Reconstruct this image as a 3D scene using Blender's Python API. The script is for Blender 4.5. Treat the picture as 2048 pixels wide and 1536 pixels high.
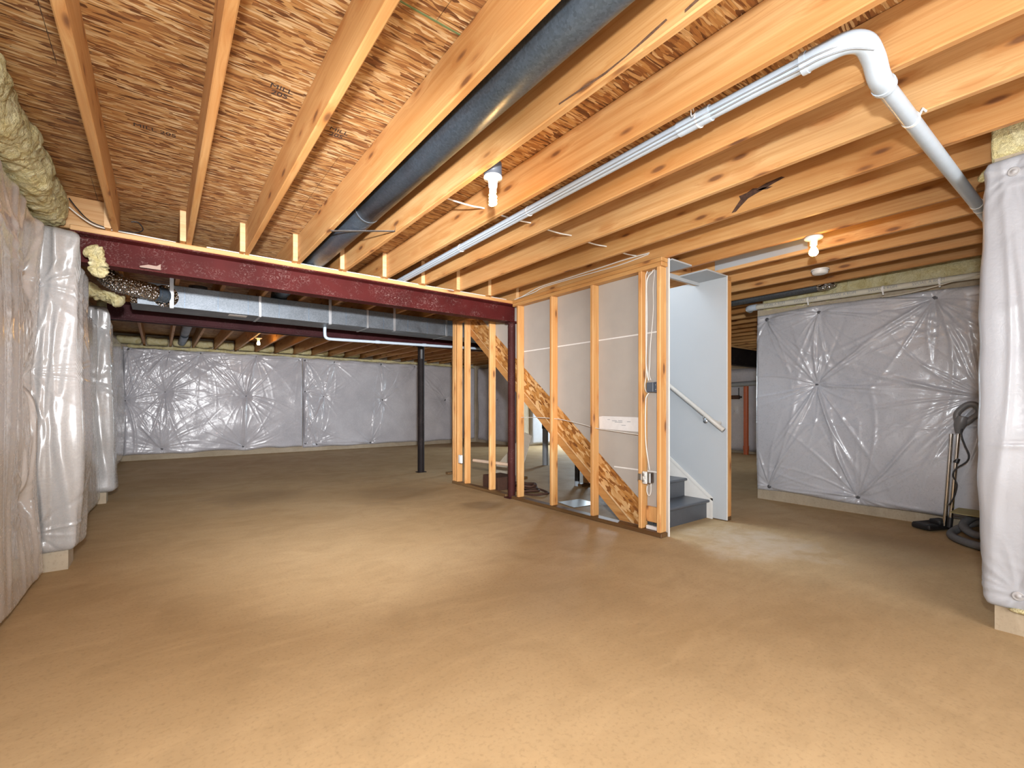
import bpy, bmesh, math, random
import numpy as np
from mathutils import Vector, Matrix

# ------------------------------------------------------------------ scene
for o in list(bpy.data.objects):
    bpy.data.objects.remove(o, do_unlink=True)
SC = bpy.context.scene
COL = SC.collection
random.seed(7)
RNG = np.random.default_rng(7)

# ------------------------------------------------------------------ camera
cam_d = bpy.data.cameras.new('camera')
cam = bpy.data.objects.new('camera', cam_d); COL.objects.link(cam)
cam.location = (0, 0, 1.12)
cam.rotation_euler = (math.pi/2, 0, -math.radians(37.33))
cam_d.sensor_width = 36.0
cam_d.lens = 36.0*923.8/2048
cam_d.shift_y = 44.2/2048
cam_d.clip_start = 0.02
SC.camera = cam

# ------------------------------------------------------------------ world, light, exposure
SC.view_settings.view_transform = 'Standard'
SC.view_settings.look = 'None'
SC.view_settings.gamma = 1.0
SC.view_settings.use_curve_mapping = False
SC.view_settings.exposure = 0.26
SC.cycles.use_denoising = True
SC.cycles.use_adaptive_sampling = True
SC.cycles.adaptive_threshold = 0.05
SC.cycles.max_bounces = 5
SC.cycles.diffuse_bounces = 4
SC.cycles.glossy_bounces = 3
SC.cycles.sample_clamp_indirect = 4.0
SC.cycles.caustics_reflective = False
SC.cycles.caustics_refractive = False

world = bpy.data.worlds.new('world'); SC.world = world
world.use_nodes = True
world.node_tree.nodes['Background'].inputs[0].default_value = (0.80, 0.90, 1.0, 1)
world.node_tree.nodes['Background'].inputs[1].default_value = 0.6

def light(name, kind, loc, energy, color=(1, 1, 1), size=0.1, target=None, sy=None, **kw):
    d = bpy.data.lights.new(name, kind)
    d.energy = energy; d.color = color
    if kind == 'AREA':
        d.size = size
        if sy: d.shape = 'RECTANGLE'; d.size_y = sy
    else:
        d.shadow_soft_size = size
    for k, v in kw.items(): setattr(d, k, v)
    o = bpy.data.objects.new(name, d); COL.objects.link(o)
    o.location = loc
    if target is not None:
        o.rotation_euler = (Vector(target)-Vector(loc)).to_track_quat('-Z', 'Y').to_euler()
    return o
# photographer's flash on a stand just above the camera as a bare bulb, then two added fill spots
light('flash_bulb', 'POINT', (-0.03, -0.06, 1.57), 185, (0.94, 0.97, 1.0), 0.05)
light('far_fill_spot', 'SPOT', (0.03, -0.06, 1.57), 2000, (0.97, 0.97, 1.0), 0.05, target=(3.0, 9.0, 1.20),
      spot_size=math.radians(62), spot_blend=1.0)  # added spot that brightens the far wall
light('right_fill_spot', 'SPOT', (0.03, -0.06, 1.57), 400, (0.86, 0.93, 1.0), 0.05, target=(5.7, 3.3, 1.20),
      spot_size=math.radians(54), spot_blend=1.0)  # second added spot that brightens the right wall
# added fill light, set in an invented, unseen doorway behind the camera
light('rear_fill', 'AREA', (0.5, -3.35, 1.25), 240, (1.0, 1.0, 1.0), 3.4, target=(1.0, 0, 1.25), sy=2.1)
# daylight down the stairwell and from a window beyond the stairs
light('stairwell_daylight', 'AREA', (3.93, 4.3, 3.3), 75, (0.72, 0.86, 1.0), 0.8, target=(3.93, 4.1, 0), sy=2.4)
light('window_daylight', 'AREA', (9.9, 8.6, 1.6), 150, (0.75, 0.9, 1.0), 1.0, target=(8.3, 8.6, 0.6), sy=0.8)
light('hall_area_light', 'AREA', (8.6, 3.0, 1.5), 7, (0.9, 0.95, 1.0), 0.8, target=(10.5, 5.3, 0.8), sy=0.8)  # small area lamp in the hall, aimed at its outer wall

# ------------------------------------------------------------------ helpers
def put(name, me, mat=None, parent=None, loc=None, kind=None):
    o = bpy.data.objects.new(name, me); COL.objects.link(o)
    if mat is not None and not me.materials: me.materials.append(mat)
    if parent is not None: o.parent = parent
    if loc is not None: o.location = loc
    if kind: o['kind'] = kind
    return o
def empty(name, loc=(0, 0, 0), kind=None):
    o = bpy.data.objects.new(name, None); COL.objects.link(o)
    o.empty_display_size = 0.1; o.location = loc
    if kind: o['kind'] = kind
    return o
def tag(o, label, cat, group=None):
    o['label'] = label; o['category'] = cat
    if group: o['group'] = group
    return o
def thing(name, label, cat, group=None, loc=(0, 0, 0)):
    return tag(empty(name, loc), label, cat, group)

class MB:
    """collects shapes, builds one mesh object"""
    def __init__(s): s.v = []; s.f = []; s.sm = []
    def add(s, v, f, smooth=False):
        n = len(s.v); s.v += [tuple(p) for p in v]
        s.f += [tuple(i+n for i in q) for q in f]; s.sm += [smooth]*len(f)
        return s
    def box(s, x0, x1, y0, y1, z0, z1, c=0.0):
        if c <= 0:
            v = [(x0,y0,z0),(x1,y0,z0),(x1,y1,z0),(x0,y1,z0),(x0,y0,z1),(x1,y0,z1),(x1,y1,z1),(x0,y1,z1)]
            return s.add(v, [(0,3,2,1),(4,5,6,7),(0,1,5,4),(1,2,6,5),(2,3,7,6),(3,0,4,7)])
        return s.cbox((x0+x1)/2, (y0+y1)/2, (z0+z1)/2, x1-x0, y1-y0, z1-z0, c)
    def cbox(s, cx, cy, cz, dx, dy, dz, c, M=None):
        bm = bmesh.new(); bmesh.ops.create_cube(bm, size=1)
        bmesh.ops.scale(bm, vec=(dx, dy, dz), verts=bm.verts)
        if c > 0: bmesh.ops.bevel(bm, geom=bm.edges[:], offset=c, segments=1 if c < .006 else 3, affect='EDGES', profile=.5)
        if M is not None: bmesh.ops.transform(bm, matrix=M, verts=bm.verts)
        bmesh.ops.translate(bm, vec=(cx, cy, cz), verts=bm.verts)
        bm.verts.index_update()
        s.add([v.co[:] for v in bm.verts], [[v.index for v in f.verts] for f in bm.faces]); bm.free()
        return s
    def prism(s, poly, a, b, axis):
        """poly of 2D points extruded from a to b along axis ('X': poly=(y,z); 'Y': (x,z); 'Z': (x,y))"""
        def mk(p, t): return {'X': (t, p[0], p[1]), 'Y': (p[0], t, p[1]), 'Z': (p[0], p[1], t)}[axis]
        n = len(poly)
        v = [mk(p, a) for p in poly]+[mk(p, b) for p in poly]
        f = [tuple(range(n-1, -1, -1)), tuple(range(n, 2*n))]+[(i, (i+1) % n, n+(i+1) % n, n+i) for i in range(n)]
        return s.add(v, f)
    def tube(s, pts, r, n=12, cap=True, rad=None):
        P = [Vector(p) for p in pts]; m = len(P)
        T = []
        for i in range(m):
            d = (P[min(i+1, m-1)]-P[max(i-1, 0)])
            T.append(d.normalized() if d.length > 1e-9 else Vector((0, 0, 1)))
        u = T[0].orthogonal().normalized(); v = []
        for i in range(m):
            u = (u-T[i]*u.dot(T[i]))
            u = u.normalized() if u.length > 1e-6 else T[i].orthogonal().normalized()
            w = T[i].cross(u)
            rr = rad[i] if rad is not None else r
            for k in range(n):
                a = 2*math.pi*k/n
                v.append(P[i]+(u*math.cos(a)+w*math.sin(a))*rr)
        f = [(i*n+k, i*n+(k+1) % n, (i+1)*n+(k+1) % n, (i+1)*n+k) for i in range(m-1) for k in range(n)]
        s.add(v, f, True)
        if cap:
            s.add(v[:n], [tuple(range(n-1, -1, -1))]); s.add(v[-n:], [tuple(range(n))])
        return s
    def lathe(s, prof, c, n=20, axis=(0, 0, 1)):
        """prof: (r, h) pairs along axis from c"""
        A = Vector(axis).normalized(); u = A.orthogonal().normalized(); w = A.cross(u); C = Vector(c)
        v = [C+A*h+(u*math.cos(2*math.pi*k/n)+w*math.sin(2*math.pi*k/n))*max(r, 1e-5) for r, h in prof for k in range(n)]
        f = [(i*n+k, i*n+(k+1) % n, (i+1)*n+(k+1) % n, (i+1)*n+k) for i in range(len(prof)-1) for k in range(n)]
        return s.add(v, f, True)
    def mesh(s, name='m'):
        me = bpy.data.meshes.new(name); me.from_pydata(s.v, [], s.f); me.validate(); me.update()
        if any(s.sm) and len(me.polygons) == len(s.sm): me.polygons.foreach_set('use_smooth', s.sm)
        bm = bmesh.new(); bm.from_mesh(me); bmesh.ops.recalc_face_normals(bm, faces=bm.faces); bm.to_mesh(me); bm.free()
        return me
    def build(s, name, mat, parent=None, kind=None):
        return put(name, s.mesh(name), mat, parent, None, kind)

def smooth_path(pts, k=6):
    """Catmull-Rom through pts"""
    P = [Vector(p) for p in pts]; out = []
    for i in range(len(P)-1):
        a = P[max(i-1, 0)]; b = P[i]; c = P[i+1]; d = P[min(i+2, len(P)-1)]
        for j in range(k):
            t = j/k
            out.append(0.5*((2*b)+(c-a)*t+(2*a-5*b+4*c-d)*t*t+(3*b-a-3*c+d)*t**3))
    out.append(P[-1]); return out

class Wave:
    """smooth pseudo noise from random sines, 2D"""
    def __init__(s, seed, n=10, f0=1.0, f1=6.0):
        r = np.random.default_rng(seed)
        a = r.uniform(0, 2*np.pi, n); f = np.exp(r.uniform(math.log(f0), math.log(f1), n))
        s.kx = f*np.cos(a); s.ky = f*np.sin(a); s.p = r.uniform(0, 2*np.pi, n); s.n = n
    def __call__(s, x, y):
        o = 0
        for i in range(s.n): o = o+np.sin(s.kx[i]*x+s.ky[i]*y+s.p[i])
        return o/math.sqrt(s.n/2)

def grid_mesh(name, V, nu, nv, closed_u=False):
    """V: (nu*nv,3) with index u*nv+v"""
    V = np.asarray(V, float)
    uu = np.arange(nu if closed_u else nu-1); vv = np.arange(nv-1)
    U, W = np.meshgrid(uu, vv, indexing='ij'); U2 = (U+1) % nu
    F = np.stack([U*nv+W, U2*nv+W, U2*nv+W+1, U*nv+W+1], -1).reshape(-1, 4)
    me = bpy.data.meshes.new(name)
    me.vertices.add(len(V)); me.vertices.foreach_set('co', V.ravel())
    me.loops.add(F.size); me.loops.foreach_set('vertex_index', F.ravel().astype(np.int32))
    me.polygons.add(len(F)); me.polygons.foreach_set('loop_start', np.arange(0, F.size, 4, dtype=np.int32))
    me.polygons.foreach_set('loop_total', np.full(len(F), 4, dtype=np.int32))
    me.polygons.foreach_set('use_smooth', np.ones(len(F), dtype=bool))
    me.update(calc_edges=True); me.validate()
    return me

# ------------------------------------------------------------------ materials
class NT:
    def __init__(s, name):
        s.m = bpy.data.materials.new(name); s.m.use_nodes = True
        s.t = s.m.node_tree; s.N = s.t.nodes
        s.b = s.N['Principled BSDF']; s.out = s.N['Material Output']
    def n(s, kind, ins=None, **kw):
        x = s.N.new(kind)
        for k, v in kw.items(): setattr(x, k, v)
        for k, v in (ins or {}).items(): s.set(x.inputs[k], v)
        return x
    def set(s, sock, v):
        if hasattr(v, 'is_linked') or isinstance(v, bpy.types.NodeSocket): s.t.links.new(v, sock)
        else: sock.default_value = v
    def math(s, op, a, b=0.0, clamp=False):
        x = s.n('ShaderNodeMath', operation=op, use_clamp=clamp); s.set(x.inputs[0], a); s.set(x.inputs[1], b); return x.outputs[0]
    def vmath(s, op, a, b=(0, 0, 0)):
        x = s.n('ShaderNodeVectorMath', operation=op); s.set(x.inputs[0], a); s.set(x.inputs[1], b); return x.outputs[0]
    def ramp(s, fac, stops, interp='LINEAR'):
        x = s.n('ShaderNodeValToRGB'); x.color_ramp.interpolation = interp
        e = x.color_ramp.elements
        while len(e) < len(stops): e.new(0.5)
        for el, (p, c) in zip(e, stops):
            el.position = p; el.color = tuple(c)+(1,) if len(c) == 3 else c
        s.set(x.inputs[0], fac); return x.outputs[0]
    def fr(s, fac, a, b, lo=0.0, hi=1.0):
        x = s.n('ShaderNodeMapRange'); s.set(x.inputs[0], fac)
        for i, v in enumerate((a, b, lo, hi)): x.inputs[i+1].default_value = v
        return x.outputs[0]
    def mix(s, fac, a, b, mode='MIX'):
        x = s.n('ShaderNodeMix', data_type='RGBA', blend_type=mode)
        s.set(x.inputs[0], fac); s.set(x.inputs[6], a); s.set(x.inputs[7], b); return x.outputs[2]
    def coord(s, which='Object'):
        return s.n('ShaderNodeTexCoord').outputs[which]
    def scale(s, v, sc, rot=(0, 0, 0)):
        x = s.n('ShaderNodeMapping'); s.set(x.inputs[0], v); x.inputs['Scale'].default_value = sc; x.inputs['Rotation'].default_value = rot
        return x.outputs[0]
    def noise(s, v, scale=5, detail=3, rough=.5, dist=0.0, out=0):
        x = s.n('ShaderNodeTexNoise'); s.set(x.inputs['Vector'], v)
        x.inputs['Scale'].default_value = scale; x.inputs['Detail'].default_value = detail
        x.inputs['Roughness'].default_value = rough; x.inputs['Distortion'].default_value = dist
        return x.outputs[out]
    def vor(s, v, scale=5, feature='F1', out='Distance', dim='3D', rand=1.0):
        x = s.n('ShaderNodeTexVoronoi', feature=feature, voronoi_dimensions=dim); s.set(x.inputs['Vector'], v)
        x.inputs['Scale'].default_value = scale; x.inputs['Randomness'].default_value = rand
        return x.outputs[out]
    def bump(s, h, strength=.3, dist=.01, normal=None):
        x = s.n('ShaderNodeBump'); s.set(x.inputs['Height'], h)
        x.inputs['Strength'].default_value = strength; x.inputs['Distance'].default_value = dist
        if normal is not None: s.set(x.inputs['Normal'], normal)
        return x.outputs[0]
    def done(s, color=None, rough=None, metal=None, normal=None, **kw):
        for k, v in (('Base Color', color), ('Roughness', rough), ('Metallic', metal), ('Normal', normal)):
            if v is None: continue
            if k == 'Base Color' and isinstance(v, tuple) and len(v) == 3: v = v+(1,)
            s.set(s.b.inputs[k], v)
        for k, v in kw.items(): s.set(s.b.inputs[k.replace('_', ' ')], v)
        return s.m

def wood(name, axis, ca, cb, dark=(.17, .070, .028), knots=1.0, rough=.55, tint=.25):
    m = NT(name)
    rnd = m.n('ShaderNodeObjectInfo').outputs['Random']
    off = m.math('MULTIPLY', rnd, 61.7)
    p = m.vmath('ADD', m.coord(), m.n('ShaderNodeCombineXYZ', {0: off, 1: off, 2: off}).outputs[0])
    def st(al, cr): return {'X': (al, cr, cr), 'Y': (cr, al, cr), 'Z': (cr, cr, al)}[axis]
    # knots, elongated along the grain; they push the grain aside
    kd = m.vor(m.scale(p, st(2.9, 9.5)), 1.0)
    bend = m.math('MULTIPLY', m.fr(kd, .05, .45, 1.0, 0), .022)
    pg = m.vmath('ADD', p, m.n('ShaderNodeCombineXYZ', {0: bend, 1: bend, 2: bend}).outputs[0])
    g = m.noise(m.scale(pg, st(.9, 24)), 1.0, 4, .6, .7)
    fine = m.noise(m.scale(pg, st(2.2, 130)), 1.0, 3, .6, .2)
    ring = m.noise(m.scale(pg, st(.55, 60)), 1.0, 2, .5, 1.2)
    broad = m.noise(m.scale(p, st(.9, 4)), 1.0, 3, .55, .5)
    c = m.mix(m.fr(g, .3, .72), ca+(1,), cb+(1,))
    c = m.mix(m.fr(ring, .50, .68, 0, .38), c, (cb[0]*.80, cb[1]*.62, cb[2]*.42, 1))
    c = m.mix(m.fr(fine, .5, .8, 0, .30), c, (cb[0]*.7, cb[1]*.55, cb[2]*.42, 1))
    c = m.mix(m.fr(broad, .40, .72, 0, .60), c, (cb[0]*.92, cb[1]*.70, cb[2]*.50, 1))
    c = m.mix(m.fr(broad, .22, .38, .35, 0), c, (min(1, ca[0]*1.12), min(1, ca[1]*1.22), min(1, ca[2]*1.5), 1))
    kf = m.fr(kd, .09, .17, .9*knots, 0)
    c = m.mix(m.fr(kd, .12, .36, .50*knots, 0), c, (cb[0]*.78, cb[1]*.52, cb[2]*.30, 1))
    c = m.mix(kf, c, dark+(1,))
    # per-piece tint
    c = m.mix(1.0, c, m.ramp(rnd, [(0, (1-tint, 1-tint*1.35, 1-tint*1.9)), (.5, (.97, .93, .86)), (1, (1.05, 1.06, 1.08))]), 'MULTIPLY')
    return m.done(c, rough)

W_LIGHT, W_DARK = (.68, .43, .195), (.52, .275, .095)
M_JOIST = wood('joist_lumber', 'Y', W_LIGHT, W_DARK)
M_WX = wood('lumber_across', 'X', (.68, .44, .22), (.55, .32, .13), tint=.1)
M_STUD = wood('stud_lumber', 'Z', (.72, .45, .20), (.56, .29, .095), knots=1.0, tint=.10)
M_PLATE = wood('top_plate_lumber', 'Y', (.60, .35, .13), (.45, .22, .07), tint=.1)
M_PT = wood('treated_lumber', 'Y', (.20, .115, .045), (.10, .055, .022), knots=.6, tint=.1)
M_END = wood('end_grain', 'X', (.72, .52, .30), (.60, .40, .20), knots=0, tint=.08)

def osb_mat(name, ang, pal, dark=1.0):
    m = NT(name); p = m.coord()
    warp = m.vmath('SCALE', m.vmath('SUBTRACT', m.noise(p, 7, 2, .5, 0, 1), (.5, .5, .5)))
    warp.node.inputs['Scale'].default_value = .018
    p = m.vmath('ADD', p, warp)
    fib = m.noise(m.scale(p, (9, 420, 420), (0, 0, math.radians(ang-3))), 1.0, 2, .6)
    def layer(a, sx, sy, seed):
        v = m.scale(m.vmath('ADD', p, (seed, seed*.7, seed*.31)), (sx, sy, sy), (0, 0, math.radians(ang+a)))
        x = m.n('ShaderNodeTexVoronoi', voronoi_dimensions='2D'); m.set(x.inputs['Vector'], v); x.inputs['Scale'].default_value = 1
        sep = m.n('ShaderNodeSeparateColor'); m.set(sep.inputs[0], x.outputs['Color'])
        col = m.ramp(sep.outputs[0], pal)
        col = m.mix(m.fr(fib, .35, .75, 0, .5), col, (.20*dark, .09*dark, .035*dark, 1))
        edge = m.fr(x.outputs['Distance'], .55, .95, 0, .4)
        col = m.mix(edge, col, (.16*dark, .07*dark, .025*dark, 1))
        return col, sep.outputs[1], sep.outputs[2]
    c, g, hgt = layer(-6, 7.5, 60, 0)
    for a, sx, sy, seed, th in ((9, 9, 80, 13.1, .45), (-22, 10, 55, 27.7, .66), (30, 12, 60, 41.3, .80), (2, 7, 120, 55.9, .62), (-11, 14, 95, 71.9, .70), (48, 20, 75, 93.1, .90)):
        c2, g2, h2 = layer(a, sx, sy, seed)
        k = m.fr(g2, th-.004, th+.004)
        c = m.mix(k, c, c2)
    return m.done(c, .6)
PAL = [(0, (.085, .030, .010)), (.18, (.24, .095, .032)), (.45, (.45, .215, .068)), (.72, (.60, .355, .135)), (1, (.80, .60, .34))]
M_OSB = osb_mat('oriented_strand_board', 0, PAL)
PAL2 = [(0, (.17, .055, .012)), (.3, (.34, .135, .028)), (.65, (.46, .21, .05)), (1, (.70, .46, .22))]

def stringer_mat():
    m = NT('strand_lumber_stringer'); p = m.scale(m.coord(), (1, 1, 1), (math.radians(-38), 0, 0))
    def layer(a, seed):
        v = m.scale(m.vmath('ADD', p, (0, seed, seed*.7)), (10, 12, 38), (math.radians(a), 0, 0))
        x = m.n('ShaderNodeTexVoronoi'); m.set(x.inputs['Vector'], v); x.inputs['Scale'].default_value = 1
        sep = m.n('ShaderNodeSeparateColor'); m.set(sep.inputs[0], x.outputs['Color'])
        return m.ramp(sep.outputs[0], PAL2), sep.outputs[1]
    c, _ = layer(0, 0)
    for a, s, t in ((35, 11.3, .55), (-30, 23.9, .7), (70, 37.1, .8)):
        c2, g = layer(a, s); c = m.mix(m.fr(g, t-.01, t+.01), c, c2)
    return m.done(c, .55)
M_STRING = stringer_mat()

def concrete(name, base, var, rough=.6, patches=True):
    m = NT(name); p = m.coord()
    n1 = m.noise(p, .55, 4, .55, .4); n2 = m.noise(p, 2.6, 5, .6, .8); n3 = m.noise(p, 60, 3, .6)
    c = m.mix(m.fr(n1, .32, .68), base+(1,), var+(1,))
    c = m.mix(m.fr(n2, .45, .75, 0, .35), c, tuple(x*.72 for x in var)+(1,))
    c = m.mix(m.fr(n3, .52, .75, 0, .40), c, tuple(x*.6 for x in var)+(1,))
    tr = m.noise(m.scale(p, (1.0, 3.2, 1), (0, 0, .6)), 2.2, 4, .6, 1.4)
    c = m.mix(m.fr(tr, .50, .72, 0, .16), c, tuple(min(1, x*1.35) for x in base)+(1,))
    c = m.mix(m.fr(tr, .28, .44, .14, 0), c, tuple(x*.70 for x in var)+(1,))
    sp = m.vor(p, 9.0); c = m.mix(m.fr(sp, .012, .03, .6, 0), c, (.10, .07, .04, 1))
    if patches:
        # pale dried patch by the foot of the stairs, with its own ragged outline
        d = m.vmath('DISTANCE', m.vmath('MULTIPLY', m.vmath('SUBTRACT', p, (3.75, 1.85, 0)), (1.0, .9, 1)))
        d = m.n('ShaderNodeVectorMath', {0: m.vmath('MULTIPLY', m.vmath('SUBTRACT', p, (3.85, 1.80, 0)), (1.05, 1.15, 1))}, operation='LENGTH').outputs['Value']
        d = m.math('ADD', d, m.math('MULTIPLY', m.math('SUBTRACT', n2, .5), 1.1))
        k = m.math('MULTIPLY', m.fr(d, .25, .62, .75, 0), m.fr(m.noise(p, 9, 4, .6), .35, .6, .45, 1))
        c = m.mix(k, c, (.56, .47, .36, 1))
        # dark damp blotches
        for (x, y, r, s) in ((2.9, 4.35, .28, .5), (2.4, 5.6, .7, .35), (1.0, 6.4, .6, .35), (1.9, 2.0, .5, .18), (4.6, 1.1, .6, .3), (.75, 1.15, .10, .3)):
            d = m.n('ShaderNodeVectorMath', {0: m.vmath('SUBTRACT', p, (x, y, 0))}, operation='LENGTH').outputs['Value']
            d = m.math('ADD', d, m.math('MULTIPLY', m.math('SUBTRACT', n2, .5), r*1.6))
            c = m.mix(m.fr(d, r*.45, r, s, 0), c, (.16, .10, .05, 1))
    r = m.fr(n2, .3, .7, rough, rough+.2)
    return m.done(c, r, normal=m.bump(n3, .20, .0015), Specular_IOR_Level=.18)
M_FLOOR = concrete('tan_concrete_slab', (.50, .365, .205), (.415, .285, .145))
M_CONC = concrete('foundation_concrete', (.50, .43, .33), (.36, .29, .20), .8, False)

def poly(name, base, alt, streak, rough=.22, wr=.35, coat=.25):
    m = NT(name); p = m.coord()
    big = m.noise(p, 1.3, 3, .5, .5)
    st = m.noise(m.scale(p, (streak[0], streak[1], streak[2])), 1.0, 4, .6, .5)
    f = m.math('ADD', m.math('MULTIPLY', big, .45), m.math('MULTIPLY', st, .55))
    c = m.mix(m.fr(f, .40, .62), base+(1,), alt+(1,))
    w1 = m.noise(p, 24, 4, .55, 2.2); w2 = m.noise(m.scale(p, (1, 1, .10 if streak[2] < 1 else .6)), 46, 3, .5, 1.0)
    h = m.math('ADD', w1, m.math('MULTIPLY', w2, .9 if streak[2] < 1 else .4))
    return m.done(c, m.fr(w1, .3, .7, rough-.06, rough+.12), normal=m.bump(h, wr, .006), Specular_IOR_Level=.6 if coat else .3, Coat_Weight=coat, Coat_Roughness=.12)
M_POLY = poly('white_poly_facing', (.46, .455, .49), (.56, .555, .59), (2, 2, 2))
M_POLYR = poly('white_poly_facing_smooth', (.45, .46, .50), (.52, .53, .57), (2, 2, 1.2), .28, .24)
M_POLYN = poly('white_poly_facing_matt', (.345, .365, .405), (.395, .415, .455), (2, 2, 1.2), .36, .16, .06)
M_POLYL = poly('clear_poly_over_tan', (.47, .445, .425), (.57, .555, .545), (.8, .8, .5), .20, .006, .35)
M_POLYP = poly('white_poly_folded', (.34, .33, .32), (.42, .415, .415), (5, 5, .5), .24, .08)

def fluffy():
    m = NT('yellow_fiberglass'); p = m.coord()
    n1 = m.noise(p, 9, 5, .65, 1.2); n2 = m.noise(p, 55, 4, .7, 1.5)
    c = m.ramp(m.math('ADD', m.math('MULTIPLY', n1, .75), m.math('MULTIPLY', n2, .25)),
               [(.28, (.44, .34, .13)), (.42, (.70, .61, .31)), (.58, (.80, .74, .46)), (.8, (.88, .86, .70))])
    return m.done(c, 1.0, normal=m.bump(m.math('ADD', n1, m.math('MULTIPLY', n2, .5)), 1.0, .03), Specular_IOR_Level=.1)
M_FIB = fluffy()

def primer(name, base, scuff):
    m = NT(name); p = m.coord()
    n1 = m.noise(p, 3, 3, .5); n2 = m.noise(p, 30, 5, .7, 2.5); n3 = m.noise(p, 4.0, 3, .6, .6)
    c = m.mix(m.fr(n1, .3, .7), base+(1,), tuple(x*.65 for x in base)+(1,))
    k = m.math('MULTIPLY', m.fr(n2, .53, .66), m.fr(n3, .44, .60))
    c = m.mix(m.math('MULTIPLY', k, scuff), c, (.55, .42, .38, 1))
    return m.done(c, .62, normal=m.bump(n2, .1, .003), Specular_IOR_Level=.12)
M_RED = primer('red_oxide_steel', (.072, .010, .009), .24)
M_MAROON = primer('maroon_steel', (.050, .012, .014), .08)
M_POST = primer('dark_red_post', (.060, .016, .014), .12)
M_BLACK = primer('black_post', (.016, .012, .012), .12)

def metal(name, col, rough, spangle=0.0, metal=1.0, crinkle=0.0):
    m = NT(name); p = m.coord()
    v = m.n('ShaderNodeTexVoronoi'); m.set(v.inputs['Vector'], p); v.inputs['Scale'].default_value = 110
    sp = m.n('ShaderNodeSeparateColor'); m.set(sp.inputs[0], v.outputs['Color'])
    n = m.noise(p, 5, 3, .6, .8)
    k = m.math('ADD', m.math('MULTIPLY', sp.outputs[0], spangle), m.math('MULTIPLY', n, .3))
    c = m.mix(m.fr(k, 0, .3+spangle), tuple(x*.62 for x in col)+(1,), col+(1,))
    nor = None
    if crinkle:
        nor = m.bump(m.vor(m.scale(p, (1, 1, 1)), 48, 'F1'), crinkle, .02)
    return m.done(c, m.fr(n, .3, .7, rough-.06, rough+.1), metal, nor)
M_GALV = metal('galvanized_steel', (.20, .225, .25), .45, .5, .8)
M_DUCT = metal('galvanized_round_duct', (.17, .23, .30), .40, .9, .7)
M_FOIL = metal('crinkled_foil', (.86, .84, .82), .16, 0, 1.0, 1.0)
M_CHROME = metal('chrome_tube', (.80, .77, .72), .12)
M_DULL = metal('dull_zinc', (.60, .62, .64), .4)

def plain(name, c, rough=.5, var=.12, scale=20, **kw):
    m = NT(name); n = m.noise(m.coord(), scale, 3, .6)
    col = m.mix(m.fr(n, .3, .7), c+(1,), tuple(x*(1-var) for x in c)+(1,))
    return m.done(col, rough, **kw)
M_PVC = plain('white_pvc', (.50, .59, .68), .32, .06)
M_PVCG = plain('beige_pvc', (.62, .60, .50), .4, .1)
M_PVCD = plain('grey_pvc', (.28, .30, .32), .4, .1)
M_WHITEP = plain('white_plastic', (.82, .82, .80), .35, .04)
M_DRYBACK = plain('drywall_paper_back', (.42, .38, .335), .85, .10, 3)
M_DRY = plain('painted_drywall', (.41, .43, .445), .6, .04, 2)
M_DRYEDGE = plain('gypsum_edge', (.78, .76, .72), .8, .1)
M_STAIR = plain('grey_porch_paint', (.075, .082, .095), .38, .15, 12)
M_TRIM = plain('off_white_trim', (.66, .64, .60), .5, .05)
M_RAIL = plain('putty_painted_rail', (.50, .48, .44), .4, .06)
M_CABLE = plain('white_cable', (.74, .72, .66), .45, .1)
M_BLKCABLE = plain('black_cable', (.012, .012, .014), .45, .1)
M_BOXBLUE = plain('grey_blue_plastic', (.085, .10, .125), .4, .1)
M_FASTEN = plain('grey_fastener', (.10, .10, .11), .45, .2)
M_FASTENL = plain('pale_fastener', (.42, .42, .43), .45, .2)
M_BLACKPL = plain('black_plastic', (.018, .018, .02), .4, .2)
M_GREYPL = plain('grey_plastic', (.16, .16, .165), .4, .1)
M_HOSE = plain('grey_hose', (.135, .14, .15), .5, .2, 60)
M_CARD = plain('olive_card', (.42, .38, .18), .7, .1)
M_PAINT = plain('white_scrap', (.74, .72, .70), .6, .08)
M_ORANGE = plain('orange_pipe', (.52, .115, .035), .45, .15)
M_BROWN = plain('brown_fabric', (.075, .032, .018), .8, .3)
M_BEIGE = plain('beige_board', (.50, .45, .36), .7, .1)
M_INK = plain('black_ink', (.05, .035, .03), .8, .1)
M_GREEN = plain('green_edge_paint', (.16, .22, .09), .8, .2)
M_TUB = plain('dowel_pale', (.66, .52, .40), .6, .1)

def glow(name, c, s):
    m = NT(name); m.done(c, .4)
    m.b.inputs['Emission Color'].default_value = c+(1,); m.b.inputs['Emission Strength'].default_value = s
    return m.m
M_BULB = glow('lit_bulb', (1.0, .54, .16), 95)

_cache = {}
def lumber(name, x0, x1, y0, y1, z0, z1, mat, parent, c=.005):
    key = (round(x1-x0, 4), round(y1-y0, 4), round(z1-z0, 4), mat.name, c)
    if key not in _cache:
        me = MB().cbox(0, 0, 0, key[0], key[1], key[2], c).mesh(name); me.materials.append(mat); _cache[key] = me
    return put(name, _cache[key], None, parent, ((x0+x1)/2, (y0+y1)/2, (z0+z1)/2))

# ------------------------------------------------------------------ shell
ZJ, ZO = 2.39, 2.625
YB, YB2 = 4.492, 7.165
floor = MB().box(-1.2, 12.0, -3.6, 13.0, -.15, 0).build('floor', M_FLOOR, None, 'structure')

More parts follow.
